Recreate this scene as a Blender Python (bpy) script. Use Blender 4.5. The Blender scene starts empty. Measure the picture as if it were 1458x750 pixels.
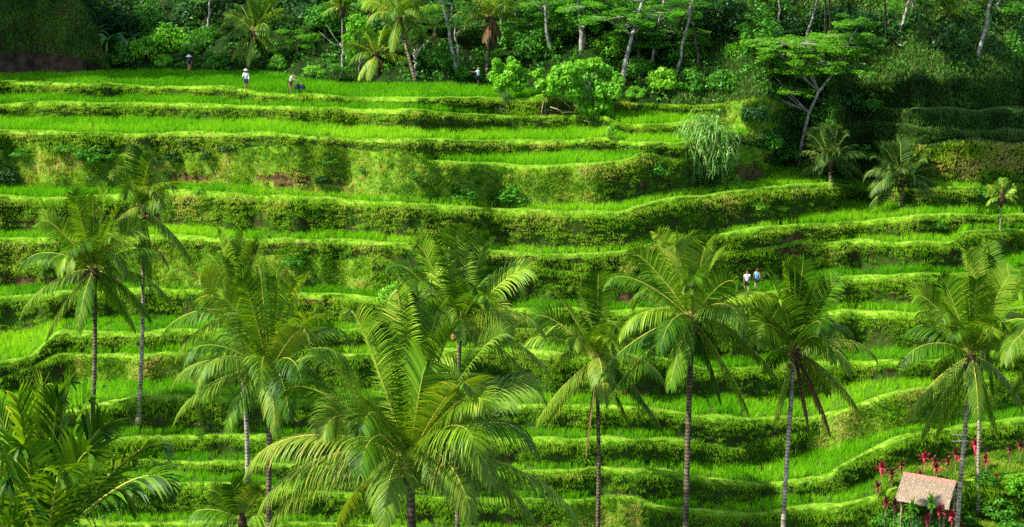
import bpy, math, random
import numpy as np
from mathutils import Vector, noise
from mathutils.bvhtree import BVHTree

SC = bpy.context.scene
COL = SC.collection
R = math.radians
rng = np.random.default_rng(7)
random.seed(7)

# ------------------------------------------------------------------ camera
F = 729.0 / math.tan(R(17.5))          # focal length in photo pixels (photo 1458 x 750)
PITCH = R(-14.0)
CZ = 57.0                              # camera height above the valley floor
SP, CP = math.sin(PITCH), math.cos(PITCH)
cam_d = bpy.data.cameras.new('camera'); cam = bpy.data.objects.new('camera', cam_d); COL.objects.link(cam)
cam.location = (0, 0, CZ); cam.rotation_euler = (R(90) + PITCH, 0, 0)
cam_d.sensor_width = 36.0; cam_d.lens = 18.0 / math.tan(R(17.5))
cam_d.clip_start = 0.5; cam_d.clip_end = 3000
SC.camera = cam

# ------------------------------------------------------------------ sky, sun, exposure
SUN_DIR = Vector((-0.63, -0.24, 0.74)).normalized()      # towards the sun: left of the view, high
world = bpy.data.worlds.new('World'); SC.world = world; world.use_nodes = True
wn = world.node_tree; wn.nodes.clear()
sky_n = wn.nodes.new('ShaderNodeTexSky'); sky_n.sky_type = 'NISHITA'; sky_n.sun_disc = False
sky_n.sun_elevation = math.asin(SUN_DIR.z)
sky_n.sun_rotation = math.atan2(SUN_DIR.x, SUN_DIR.y)
bg = wn.nodes.new('ShaderNodeBackground'); bg.inputs[1].default_value = 0.14
wo = wn.nodes.new('ShaderNodeOutputWorld')
wn.links.new(sky_n.outputs[0], bg.inputs[0]); wn.links.new(bg.outputs[0], wo.inputs[0])
sun_d = bpy.data.lights.new('sun', 'SUN'); sun_d.energy = 4.6; sun_d.angle = R(0.5); sun_d.color = (1.0, 0.93, 0.80)
sun = bpy.data.objects.new('sun', sun_d); COL.objects.link(sun)
sun.rotation_euler = SUN_DIR.to_track_quat('Z', 'Y').to_euler()
SC.view_settings.view_transform = 'Standard'; SC.view_settings.look = 'None'
SC.view_settings.exposure = 1.08; SC.view_settings.gamma = 1.0
SC.render.engine = 'CYCLES'
SC.cycles.use_denoising = False; SC.cycles.max_bounces = 6; SC.cycles.transparent_max_bounces = 4

# ------------------------------------------------------------------ pixel helpers (photo pixel -> viewing ray)
def ray(x, y):
    a = (375.0 - y) / F
    return Vector(((x - 729.0) / F, CP - a * SP, SP + a * CP))
def at(x, y, Y):
    """the point at forward distance Y seen at photo pixel (x, y)"""
    d = ray(x, y); return Vector((0, 0, CZ)) + d * (Y / d.y)
def rr(x, y): return ((x - 729.0) / F) / (CP - (375.0 - y) / F * SP)
def mm(y):
    a = (375.0 - y) / F
    return (SP + a * CP) / (CP - a * SP)
def px_per_m(Y): return F / Y

# ------------------------------------------------------------------ object helpers
def tag(o, label=None, cat=None, group=None, kind=None):
    if label: o['label'] = label
    if cat: o['category'] = cat
    if group: o['group'] = group
    if kind: o['kind'] = kind
    return o
def empty(name, loc, label, cat, group=None):
    o = bpy.data.objects.new(name, None); COL.objects.link(o); o.location = loc
    o.empty_display_size = 0.3
    return tag(o, label, cat, group)
def link(name, me, parent=None, loc=None, rot=None, scale=None):
    o = bpy.data.objects.new(name, me); COL.objects.link(o)
    if parent: o.parent = parent
    if loc is not None: o.location = loc
    if rot is not None: o.rotation_euler = rot
    if scale is not None: o.scale = scale
    return o
class MB:
    """collects vertices and faces (numpy blocks) into ONE mesh"""
    def __init__(s): s.v = []; s.f = []; s.m = []; s.t = []; s.n = 0
    def add(s, v, faces, mat=0, tint=None):
        v = np.asarray(v, dtype=np.float32).reshape(-1, 3)
        for f in (faces if isinstance(faces, (list, tuple)) else [faces]):
            f = np.asarray(f, dtype=np.int64)
            s.f.append(f + s.n); s.m.append(np.full(len(f), mat, dtype=np.int32))
        s.v.append(v)
        s.t.append(np.full(len(v), 0.5, np.float32) if tint is None else np.broadcast_to(np.asarray(tint, np.float32), (len(v),)))
        s.n += len(v)
    def mesh(s, name, mats, smooth=False):
        me = bpy.data.meshes.new(name)
        V = np.concatenate(s.v); T = np.concatenate(s.t)
        me.vertices.add(len(V)); me.vertices.foreach_set('co', V.ravel())
        loops = np.concatenate([f.ravel() for f in s.f]).astype(np.int32)
        tot = np.concatenate([np.full(len(f), f.shape[1], np.int32) for f in s.f])
        start = np.concatenate([[0], np.cumsum(tot)[:-1]]).astype(np.int32)
        me.loops.add(len(loops)); me.loops.foreach_set('vertex_index', loops)
        me.polygons.add(len(tot)); me.polygons.foreach_set('loop_start', start); me.polygons.foreach_set('loop_total', tot)
        me.polygons.foreach_set('material_index', np.concatenate(s.m))
        if smooth: me.polygons.foreach_set('use_smooth', np.ones(len(tot), bool))
        a = me.attributes.new('tint', 'FLOAT', 'POINT'); a.data.foreach_set('value', T)
        for m in mats: me.materials.append(m)
        me.update(calc_edges=True); me.validate()
        return me
def tube(mb, pts, rad, sides=6, mat=0, tint=0.5, cap=True):
    P = np.asarray([tuple(p) for p in pts], float); n = len(P); rad = np.broadcast_to(np.asarray(rad, float), (n,))
    T = np.gradient(P, axis=0); T /= np.linalg.norm(T, axis=1)[:, None] + 1e-9
    ref = np.array([0, 0, 1.0]) if abs(T[:, 2]).mean() < 0.8 else np.array([1.0, 0, 0])
    A = np.cross(T, ref); A /= np.linalg.norm(A, axis=1)[:, None] + 1e-9
    B = np.cross(T, A)
    th = np.linspace(0, 2 * np.pi, sides, endpoint=False)
    V = P[:, None, :] + rad[:, None, None] * (np.cos(th)[None, :, None] * A[:, None, :] + np.sin(th)[None, :, None] * B[:, None, :])
    i = np.arange(n - 1)[:, None] * sides; j = np.arange(sides)[None, :]; k = (j + 1) % sides
    f = np.stack([i + j, i + k, i + sides + k, i + sides + j], -1).reshape(-1, 4)
    fs = [f]
    if cap:
        fs.append(np.array([[0 + a, 0 + b, c] for a, b, c in [(q, (q + 1), 0) for q in range(1, sides - 1)]])[:, [1, 0, 2]])
        o = (n - 1) * sides
        fs.append(np.array([[o, o + q, o + q + 1] for q in range(1, sides - 1)]))
    mb.add(V.reshape(-1, 3), fs, mat, tint)

# ------------------------------------------------------------------ materials
def new_mat(name):
    m = bpy.data.materials.new(name); m.use_nodes = True
    nt = m.node_tree; nt.nodes.clear()
    out = nt.nodes.new('ShaderNodeOutputMaterial')
    return m, nt, out
def ramp(nt, src, stops):
    r = nt.nodes.new('ShaderNodeValToRGB'); e = r.color_ramp.elements
    e[0].position, e[0].color = stops[0][0], (*stops[0][1], 1)
    e[1].position, e[1].color = stops[-1][0], (*stops[-1][1], 1)
    for p, c in stops[1:-1]:
        q = e.new(p); q.color = (*c, 1)
    nt.links.new(src, r.inputs[0]); return r.outputs[0]
def math_n(nt, op, a, b):
    n = nt.nodes.new('ShaderNodeMath'); n.operation = op
    for k, q in enumerate((a, b)):
        if isinstance(q, (int, float)): n.inputs[k].default_value = q
        else: nt.links.new(q, n.inputs[k])
    return n.outputs[0]
def noise_n(nt, scale, detail=3, rough=0.55, src='Object'):
    c = nt.nodes.new('ShaderNodeTexCoord'); n = nt.nodes.new('ShaderNodeTexNoise')
    n.inputs['Scale'].default_value = scale; n.inputs['Detail'].default_value = detail; n.inputs['Roughness'].default_value = rough
    nt.links.new(c.outputs[src], n.inputs['Vector']); return n.outputs[0]
def leaf_mat(name, stops, trans=0.4, tcol=None, rough=0.45, patch=None, spec=0.3, vary=0.25):
    """foliage: colour by each blade's own tint plus slow patches over the plant; light passes through"""
    m, nt, out = new_mat(name)
    a = nt.nodes.new('ShaderNodeAttribute'); a.attribute_name = 'tint'
    oi = nt.nodes.new('ShaderNodeObjectInfo')
    f = math_n(nt, 'ADD', a.outputs['Fac'], math_n(nt, 'MULTIPLY', math_n(nt, 'SUBTRACT', oi.outputs['Random'], 0.5), vary))
    if patch:
        nz = noise_n(nt, patch, 3)
        f = math_n(nt, 'ADD', f, math_n(nt, 'MULTIPLY', math_n(nt, 'SUBTRACT', nz, 0.5), 1.1))
    c = ramp(nt, f, stops)
    b = nt.nodes.new('ShaderNodeBsdfPrincipled'); nt.links.new(c, b.inputs['Base Color'])
    b.inputs['Roughness'].default_value = rough; b.inputs['Specular IOR Level'].default_value = spec
    t = nt.nodes.new('ShaderNodeBsdfTranslucent')
    mx = nt.nodes.new('ShaderNodeMix'); mx.data_type = 'RGBA'; mx.blend_type = 'MULTIPLY'; mx.inputs[0].default_value = 1.0
    nt.links.new(c, mx.inputs[6]); mx.inputs[7].default_value = (*(tcol or (1.5, 1.35, 0.6)), 1)
    nt.links.new(mx.outputs[2], t.inputs[0])
    ms = nt.nodes.new('ShaderNodeMixShader'); ms.inputs[0].default_value = trans
    nt.links.new(b.outputs[0], ms.inputs[1]); nt.links.new(t.outputs[0], ms.inputs[2])
    nt.links.new(ms.outputs[0], out.inputs[0]); return m
def solid_mat(name, stops, scale=4.0, rough=0.8, bump=0.0, detail=4, stretch=None, spec=0.2):
    m, nt, out = new_mat(name)
    c = nt.nodes.new('ShaderNodeTexCoord'); mp = nt.nodes.new('ShaderNodeMapping'); nz = nt.nodes.new('ShaderNodeTexNoise')
    if stretch: mp.inputs['Scale'].default_value = stretch
    nt.links.new(c.outputs['Object'], mp.inputs[0]); nt.links.new(mp.outputs[0], nz.inputs['Vector'])
    nz.inputs['Scale'].default_value = scale; nz.inputs['Detail'].default_value = detail
    col = ramp(nt, nz.outputs[0], stops)
    b = nt.nodes.new('ShaderNodeBsdfPrincipled'); nt.links.new(col, b.inputs['Base Color'])
    b.inputs['Roughness'].default_value = rough; b.inputs['Specular IOR Level'].default_value = spec
    if bump:
        bp = nt.nodes.new('ShaderNodeBump'); bp.inputs['Strength'].default_value = bump; bp.inputs['Distance'].default_value = 0.05
        nt.links.new(nz.outputs[0], bp.inputs['Height']); nt.links.new(bp.outputs[0], b.inputs['Normal'])
    nt.links.new(b.outputs[0], out.inputs[0]); return m

M = {}
M['rice'] = leaf_mat('rice_green', [(0.0, (0.055, 0.26, 0.003)), (0.5, (0.145, 0.44, 0.006)), (1.0, (0.32, 0.60, 0.020))], 0.48, rough=0.5, patch=0.25, spec=0.08)
M['bund_grass'] = leaf_mat('bund_grass_green', [(0.0, (0.08, 0.24, 0.008)), (0.5, (0.19, 0.39, 0.018)), (1.0, (0.38, 0.50, 0.08))], 0.35, rough=0.6, spec=0.08, patch=0.4)
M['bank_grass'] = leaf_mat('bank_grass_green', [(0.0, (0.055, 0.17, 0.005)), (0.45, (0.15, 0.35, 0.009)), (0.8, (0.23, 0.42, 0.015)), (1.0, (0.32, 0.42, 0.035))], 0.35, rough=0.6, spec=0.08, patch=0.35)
M['slope_grass'] = leaf_mat('slope_grass_green', [(0.0, (0.05, 0.17, 0.008)), (0.5, (0.20, 0.38, 0.014)), (0.8, (0.40, 0.46, 0.06)), (1.0, (0.50, 0.44, 0.14))], 0.35, rough=0.6, spec=0.08, patch=0.3)
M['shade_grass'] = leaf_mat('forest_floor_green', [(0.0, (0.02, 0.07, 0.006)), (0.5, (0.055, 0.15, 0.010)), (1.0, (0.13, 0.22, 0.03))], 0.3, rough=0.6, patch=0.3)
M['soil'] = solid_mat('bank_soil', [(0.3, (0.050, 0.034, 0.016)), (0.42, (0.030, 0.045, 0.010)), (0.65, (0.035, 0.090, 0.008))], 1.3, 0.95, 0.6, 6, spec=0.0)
M['mud'] = solid_mat('paddy_mud', [(0.35, (0.035, 0.07, 0.012)), (0.65, (0.06, 0.13, 0.015))], 2.0, 0.6)
M['bund'] = solid_mat('bund_turf', [(0.3, (0.08, 0.21, 0.010)), (0.55, (0.17, 0.33, 0.018)), (0.8, (0.32, 0.38, 0.08))], 2.2, 0.9, 0.4, 5, spec=0.0)
M['turf'] = solid_mat('slope_turf', [(0.3, (0.06, 0.15, 0.012)), (0.55, (0.14, 0.26, 0.025)), (0.75, (0.22, 0.24, 0.06))], 0.8, 0.9, 0.5, 6, spec=0.0)
M['earth'] = solid_mat('bare_earth', [(0.3, (0.03, 0.018, 0.008)), (0.55, (0.095, 0.058, 0.026)), (0.8, (0.19, 0.125, 0.06))], 2.5, 0.95, 0.8, 6, spec=0.0)
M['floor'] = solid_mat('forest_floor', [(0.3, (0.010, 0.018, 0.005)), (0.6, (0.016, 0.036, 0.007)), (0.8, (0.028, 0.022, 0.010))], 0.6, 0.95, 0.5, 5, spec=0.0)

# ------------------------------------------------------------------ the hillside: terrace lines of the valley side
# each terrace: x: (back edge, front edge) as seen in the photo; equal numbers = the terrace has run out there
LV = {
'A': {-400:(98,116),0:(100,118),150:(95,121),200:(95,122),283:(96,124),333:(98,127),370:(99,133),450:(107,136),500:(111,138),560:(113,141),640:(116,143),730:(122,145),785:(126,140),812:(130,138),835:(140,140),900:(146,146),1000:(150,150),1060:(142,142),1200:(118,118),1458:(105,105),1860:(100,100)},
'B': {-400:(131,150),0:(131,150),100:(132,147),200:(132,148),283:(138,151),333:(141,153),370:(147,153),400:(145,156),493:(147,158),560:(149,160),640:(152,163),680:(156,164),730:(163,165),790:(163,165),850:(160,163),875:(156,172),885:(155,178),960:(158,178),1000:(163,173),1020:(170,172),1060:(165,166),1200:(148,155),1278:(143,158),1458:(146,162),1860:(146,162)},
'C': {-400:(160,188),0:(160,188),100:(163,188),200:(163,190),300:(166,191),370:(168,193),400:(168,194),493:(175,197),560:(176,199),640:(180,203),720:(181,206),800:(179,200),870:(180,198),890:(184,206),960:(184,207),1000:(182,202),1040:(178,196),1060:(186,190),1090:(195,196),1200:(175,180),1300:(178,184),1458:(182,190),1860:(182,190)},
'D': {-400:(212,212),0:(212,212),200:(218,218),300:(215,215),450:(215,215),560:(212,213),595:(214,216),605:(217,231),660:(217,236),730:(216,240),800:(213,241),870:(210,233),900:(210,226),912:(214,216),960:(222,222),1040:(213,214),1100:(212,212),1200:(198,203),1330:(196,203),1458:(196,206),1860:(196,206)},
'E': {-400:(262,283),0:(262,283),100:(264,282),200:(263,277),300:(262,277),370:(267,281),430:(271,284),500:(275,288),560:(279,291),640:(285,298),730:(290,303),800:(288,305),850:(286,306),880:(280,305),905:(275,297),930:(270,290),960:(266,284),1000:(263,281),1060:(258,276),1090:(250,272),1105:(233,270),1150:(229,266),1188:(250,265),1204:(252,268),1274:(252,269),1382:(254,269),1400:(262,266),1458:(258,266),1860:(258,266)},
'F': {-400:(327,346),0:(327,346),60:(327,346),100:(327,345),200:(318,340),225:(315,338),300:(317,341),370:(324,341),430:(327,342),500:(327,347),560:(332,351),620:(338,356),700:(342,362),730:(344,362),800:(347,364),860:(349,362),880:(350,360),900:(343,357),930:(335,350),960:(330,344),1000:(326,336),1060:(317,332),1090:(312,328),1130:(308,325),1185:(303,322),1197:(290,321),1210:(284,320),1245:(284,318),1290:(288,315),1305:(292,312),1458:(292,311),1860:(292,311)},
'P': {-400:(372,372),0:(372,372),200:(355,355),300:(356,356),450:(370,370),560:(372,372),730:(385,385),870:(385,385),900:(375,375),1000:(352,352),1090:(345,345),1150:(345,346),1195:(340,347),1215:(333,348),1290:(332,348),1355:(332,350),1375:(318,332),1458:(316,330),1860:(316,330)},
'G': {-400:(402,427),0:(402,427),60:(400,425),200:(398,413),300:(398,414),370:(400,418),420:(403,420),500:(403,428),540:(412,430),600:(418,434),700:(424,441),730:(424,445),800:(424,447),880:(424,448),950:(415,440),1000:(402,432),1022:(397,428),1060:(394,424),1090:(395,420),1150:(386,408),1171:(378,401),1250:(377,398),1335:(378,393),1380:(374,391),1415:(360,389),1458:(352,388),1860:(352,388)},
'Q': {-400:(467,522),0:(467,522),40:(468,520),62:(462,498),82:(450,480),130:(447,477),200:(442,477),300:(445,470),430:(450,470),480:(452,472),560:(458,466),640:(462,464),800:(468,468),1000:(455,455),1060:(448,455),1100:(443,460),1157:(438,456),1195:(430,450),1250:(428,450),1303:(428,449),1340:(427,448),1390:(426,445),1458:(424,441),1860:(424,441)},
'H': {-400:(538,538),0:(538,538),60:(514,515),82:(492,507),166:(489,507),240:(487,505),300:(490,506),430:(488,506),600:(484,503),720:(483,504),790:(484,507),900:(490,512),942:(494,516),1000:(500,528),1060:(502,526),1100:(500,522),1180:(494,519),1220:(491,519),1327:(490,514),1390:(484,506),1458:(480,500),1860:(480,500)},
'I': {-400:(550,585),0:(550,585),40:(548,590),70:(545,590),100:(538,588),150:(538,578),200:(538,570),257:(538,568),300:(540,570),400:(545,572),600:(552,576),720:(555,580),850:(556,580),893:(557,581),942:(558,588),1000:(560,597),1060:(563,602),1100:(560,596),1166:(558,594),1220:(537,580),1303:(535,557),1330:(532,552),1390:(528,546),1458:(524,542),1860:(524,542)},
'J': {-400:(608,630),0:(608,630),100:(606,626),200:(604,622),330:(604,622),500:(604,626),720:(604,628),850:(604,629),945:(606,629),1000:(627,633),1030:(638,638),1060:(640,640),1100:(627,627),1192:(610,610),1261:(588,588),1358:(566,566),1458:(557,557),1860:(557,557)},
'K': {-400:(642,660),0:(642,660),200:(640,658),310:(640,658),500:(648,664),720:(653,673),755:(653,672),841:(653,669),893:(653,672),963:(655,681),1022:(656,684),1090:(653,690),1123:(646,691),1175:(635,681),1209:(625,660),1244:(615,643),1296:(602,623),1327:(596,618),1358:(590,610),1400:(582,606),1458:(572,603),1860:(572,603)},
'L': {-400:(668,692),0:(668,692),243:(663,690),330:(664,691),500:(690,705),720:(696,711),803:(698,712),880:(698,711),905:(701,710),928:(704,722),997:(707,729),1060:(708,735),1088:(705,735),1140:(702,729),1192:(697,726),1234:(678,715),1268:(660,698),1300:(649,692),1350:(642,692),1458:(630,680),1860:(630,680)},
'M': {-400:(725,746),0:(725,746),243:(723,748),330:(722,745),500:(735,752),720:(742,760),928:(748,768),997:(762,782),1192:(766,790),1268:(748,772),1350:(738,775),1458:(730,775),1860:(730,775)},
'N': {-400:(780,805),0:(780,805),500:(790,815),1000:(810,835),1458:(808,835),1860:(808,835)},
}
ORDER = list('ABCDEFPGQHIJKLMN')
DX = 2.5
X = np.arange(-400, 1860 + 0.1, DX); NX = len(X)
def smooth(a, sig):
    k = int(3 * sig / DX) + 1; g = np.exp(-0.5 * (np.arange(-k, k + 1) * DX / sig) ** 2); g /= g.sum()
    return np.convolve(np.pad(a, k, mode='edge'), g, 'valid')
def wig(seed, wl, amp):
    r = np.random.default_rng(seed)
    n = int((X[-1] - X[0]) / wl) + 3
    return np.interp(X, X[0] + np.arange(n) * wl, r.uniform(-1, 1, n)) * amp
TOE, RIM, FLAT = {}, {}, {}
for i, L in enumerate(ORDER):
    ks = sorted(LV[L]); t = np.interp(X, ks, [LV[L][k][0] for k in ks]); r = np.interp(X, ks, [LV[L][k][1] for k in ks])
    t = smooth(t, 5); r = smooth(r, 5)
    d = r - t
    w = np.clip(d / 12.0, 0.15, 1)
    r = r + smooth(wig(100 + i, 38, 1.7) + wig(120 + i, 110, 2.8) + wig(140 + i, 11, 0.5), 5) * w
    t = t + smooth(wig(200 + i, 38, 1.7) + wig(120 + i, 110, 2.4) + wig(160 + i, 90, 0.9), 6) * w + np.minimum(7.5, 0.40 * np.maximum(r - t, 0))   # the crop hides the foot of the bank behind
    cm = smooth(wig(400 + i, 55, 9.0) + wig(440 + i, 20, 3.0), 6) * np.clip(1 - d / 6.0, 0, 1) * (L in 'DPJ') * (X < 1195)
    if L in 'ABCD': cm = cm + smooth(wig(470 + i, 40, 5.0) + wig(480 + i, 16, 2.0), 8) * np.clip((X - 1080) / 60, 0, 1)     # where a terrace has run out its line wanders over the slope
    t = t + cm; r = r + cm
    TOE[L], RIM[L] = t, np.maximum(r, t + 0.3)
for a, b in zip(ORDER[:-1], ORDER[1:]):
    TOE[b] = np.maximum(TOE[b], RIM[a] + 0.8); RIM[b] = np.maximum(RIM[b], TOE[b] + 0.3)
def batter(below):      # how far the bank above terrace `below` leans back, metres per metre of height
    b = np.full(NX, 0.60 if below in 'ABCDEFP' else 0.42 if below in 'GQ' else 0.27)
    def put(x0, x1, v):
        s = np.clip(np.minimum(X - x0, x1 - X) / 30.0, 0, 1); b[:] = b * (1 - s) + v * s
    if below == 'E': put(-500, 600, 1.75); put(600, 860, 1.4)
    if below == 'D': put(-500, 590, 0.5)
    if below == 'G': put(170, 560, 0.9)
    if below == 'I': put(70, 330, 0.9)
    if below == 'J': put(1150, 1900, 1.3)
    if below == 'K': put(700, 960, 0.8); put(1140, 1900, 1.6)
    if below == 'M': put(780, 940, 1.0)
    if below in 'BCDE': put(1030, 1950, 1.7)
    b = b * (1 + smooth(wig(300 + ORDER.index(below), 60, 0.35), 15) * (b < 0.6))
    return smooth(b, 20)
Dt, Dr, Z = {}, {}, {}
D0 = 95.0
prev = None
for L in reversed(ORDER):
    m_r, m_t = mm(RIM[L]), mm(TOE[L])
    if prev is None:
        z = np.full(NX, CZ) + D0 * m_r
    else:
        b = batter(prev); D1, z1 = Dt[prev], Z[prev]
        z = (CZ + D1 * m_r - b * m_r * z1) / (1 - b * m_r)
        z = smooth(z, 22)
        b0 = 0.04
        z = np.maximum(z, (CZ + D1 * m_r - b0 * m_r * z1) / (1 - b0 * m_r))
    Z[L] = z; Dr[L] = (z - CZ) / m_r; Dt[L] = (z - CZ) / m_t
    prev = L
# ------------------------------------------------------------------ hillside mesh
def fnoise(P, s, seed=0.0):
    return np.array([noise.noise(Vector((p[0] * s + seed, p[1] * s - seed, p[2] * s * 1.6))) for p in P])
def bank_shape(s, L='C'): return 0.35 * s + 0.65 * s ** 2.4 if L in 'ABCDEFP' else 0.45 * s + 0.55 * s ** 4.5      # steep at the foot, rounded over at the top
rows = []          # each: (Y, Zv, ratio, mat) arrays over columns, from the valley up
def add_row(Y, Zv, ratio, mat, disp): rows.append((np.array(Y, float), np.array(Zv, float), np.array(ratio, float), mat, disp))
VALLEY = 8.0
yb = RIM['N']; rN = rr(X, yb)
for Y0, z0 in ((14, VALLEY + 10), (24, VALLEY + 3.5), (36, VALLEY), (50, VALLEY - .5), (64, VALLEY), (78, VALLEY + .2), (88, VALLEY + .8)):
    add_row(np.full(NX, Y0), np.full(NX, z0), rN, 4, 0.5)
add_row(Dr['N'] - 0.6, Z['N'] - 1.8, rN, 0, 0.2)
rows_of_flat = {}
BV = {L: np.clip(0.95 + smooth(wig(700 + i, 45, .42) + wig(720 + i, 14, .22), 5), .45, 1.4) for i, L in enumerate(ORDER)}      # bunds differ in width along the strip
gentle_rows = []
SOILY = {}
for i, L in enumerate(reversed(ORDER)):
    r_r, r_t = rr(X, RIM[L]), rr(X, TOE[L])
    dep = Dt[L] - Dr[L]; bw = np.clip(dep / 2.2, 0.02, 1.0) * BV[L]
    zz = Z[L]
    # rim, bund and paddy
    add_row(Dr[L], zz - 0.02, r_r, 1, 0.06)
    add_row(Dr[L] + 0.08 * bw, zz + 0.11 * bw, r_r, 1, 0.05)
    add_row(Dr[L] + 0.60 * bw, zz + 0.15 * bw, r_r, 1, 0.04)
    add_row(Dr[L] + 0.84 * bw, zz + 0.02 * bw, r_r, 1, 0.02)
    Df = Dr[L] + 0.88 * bw
    rows_of_flat[L] = (Df, Dt[L], zz, r_r, r_t)
    for k in (0.0, 0.5, 0.96):
        add_row(Df + (Dt[L] - Df) * k, zz - 0.02, r_r + (r_t - r_r) * k, 2, 0.0)
    # bank up to the next terrace
    if L != 'A':
        U = ORDER[ORDER.index(L) - 1]
        D1, z1, D2, z2, q1, q2 = Dt[L], zz, Dr[U], Z[U] - 0.02, r_t, rr(X, RIM[U])
        NB = 9
        bat = batter(L)
        for k in range(1, NB):
            s = k / NB
            # banks bulge a little: steep at the foot and turning in under the bund
            sh = np.where(bat < 0.85, bank_shape(s, L), s)
            add_row(D1 + (D2 - D1) * sh, z1 + (z2 - z1) * s, q1 + (q2 - q1) * s, np.where(bat > 0.8, 3, 0), np.where(bat > 0.8, 0.20, 0.34)); gentle_rows.append((len(rows) - 1, np.where(bat > 0.8, math.sin(math.pi * s), 0.0)))
# wooded hill above the top terrace
D1, z1, q1 = Dt['A'], Z['A'], rr(X, TOE['A'])
for k, dd in enumerate((1.5, 4, 7, 11, 16, 22, 29, 37, 46, 56, 70, 95, 140, 220)):
    rise = np.interp(X, [-400, 0, 700, 1000, 1458, 1860], [.30, .30, .26, .38, .46, .46]) * dd
    rise = np.where(dd > 95, np.interp(X, [-400, 0, 700, 1000, 1458, 1860], [.30, .30, .26, .38, .46, .46]) * 95 + (dd - 95) * .15, rise)
    add_row(D1 + dd, z1 + rise, q1, 4, 0.3)
NR = len(rows)
GY = np.stack([r[0] for r in rows]); GZ = np.stack([r[1] for r in rows]); GQ = np.stack([r[2] for r in rows])
GX = GY * GQ
DISP = np.stack([np.broadcast_to(r[4], (NX,)) for r in rows])
P = np.stack([GX, GY, GZ], -1).reshape(-1, 3)
n1 = fnoise(P, 0.55, 3.1).reshape(NR, NX); n2 = fnoise(P, 1.7, 9.2).reshape(NR, NX)
dd = DISP * (n1 * 1.1 + n2 * 0.7)
GYd = GY - dd; GZd = GZ + np.where(DISP < 0.1, dd * 0.6, dd * 0.25)
n0 = fnoise(P, 0.28, 21.0).reshape(NR, NX)
for k, w_ in gentle_rows: GZd[k] += w_ * (0.75 * n0[k] + 0.35 * n1[k])
GYd = np.maximum.accumulate(GYd, axis=0)
HX, HY, HZ = GY * GQ, GYd, GZd
HX = GYd * GQ
mb = MB()
V = np.stack([HX, HY, HZ], -1).reshape(-1, 3)
ii = (np.arange(NR - 1)[:, None] * NX + np.arange(NX - 1)[None, :])
quad = np.stack([ii, ii + 1, ii + NX + 1, ii + NX], -1)
matid = np.zeros((NR - 1, NX - 1), np.int32)
for k in range(NR - 1):
    mrow = rows[k + 1][3] if k + 1 < NR else rows[k][3]
    matid[k] = (np.broadcast_to(mrow, (NX,)))[:-1]
# woodland floor on the far right where the low forest terraces lie in shade; bare earth where the banks have slipped
def project(P):
    P = np.asarray(P, float); y, z = P[:, 1], P[:, 2] - CZ
    f = y * CP + z * SP; u = -y * SP + z * CP
    return 729 + F * P[:, 0] / f, 375 - F * u / f
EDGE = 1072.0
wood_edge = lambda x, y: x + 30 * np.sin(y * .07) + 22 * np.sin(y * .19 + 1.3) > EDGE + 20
EARTH = [(1128,352,26,20),(405,258,42,11),(470,262,25,7),(270,253,38,8),(650,345,60,6),(1068,246,20,12),(440,345,30,5),(1000,575,40,9),(880,560,40,7),(120,400,60,8),(30,400,30,8),(900,620,60,9),(560,345,50,5),(200,312,50,4),(880,165,18,7),(770,165,30,6),(440,425,40,10),(840,396,40,8),(895,432,20,10),(60,318,50,4)]
def earthy(px, py):
    v = np.zeros(len(px))
    for x, y, a, b_ in EARTH: v = np.maximum(v, 1.25 - np.sqrt(((px - x) / a) ** 2 + ((py - y) / b_) ** 2))
    return v
fpx, fpy = project(V)
fpx = fpx.reshape(NR, NX); fpy = fpy.reshape(NR, NX)
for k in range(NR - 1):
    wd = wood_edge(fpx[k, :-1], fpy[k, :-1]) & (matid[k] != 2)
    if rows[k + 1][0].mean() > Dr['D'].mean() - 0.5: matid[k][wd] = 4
    e = earthy(fpx[k, :-1], fpy[k, :-1]) + 0.5 * n2[k, :-1] > 0.3
    matid[k][e & ((matid[k] == 0) | (matid[k] == 3))] = 5
mb.add(V, quad.reshape(-1, 4)); mb.m = [matid.ravel()]
# the far edges: sheets out to the horizon on both sides and behind
hill_me = mb.mesh('hillside', [M['soil'], M['bund'], M['mud'], M['turf'], M['floor'], M['earth']], smooth=True)
hill = link('hillside', hill_me); tag(hill, 'green valley side cut into curving rice terraces', 'hillside', kind='structure')
BVH = BVHTree.FromPolygons([tuple(v) for v in V], [tuple(q) for q in quad.reshape(-1, 4)])
g = MB(); S = 2500.0
g.add([(-S, -S, -6), (S, -S, -6), (S, S, -6), (-S, S, -6)], np.array([[0, 1, 2, 3]]))
tag(link('ground', g.mesh('ground', [M['floor']])), 'wooded valley ground beyond the terraces', 'ground', kind='structure')
def ground_px(x, y):
    d = ray(x, y).normalized(); h = BVH.ray_cast(Vector((0, 0, CZ)), d)
    return h[0] if h[0] is not None else at(x, y, 120)
def ground_z(x, y):
    h = BVH.ray_cast(Vector((x, y, 300)), Vector((0, 0, -1)))
    return h[0].z if h[0] is not None else 0.0

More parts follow.
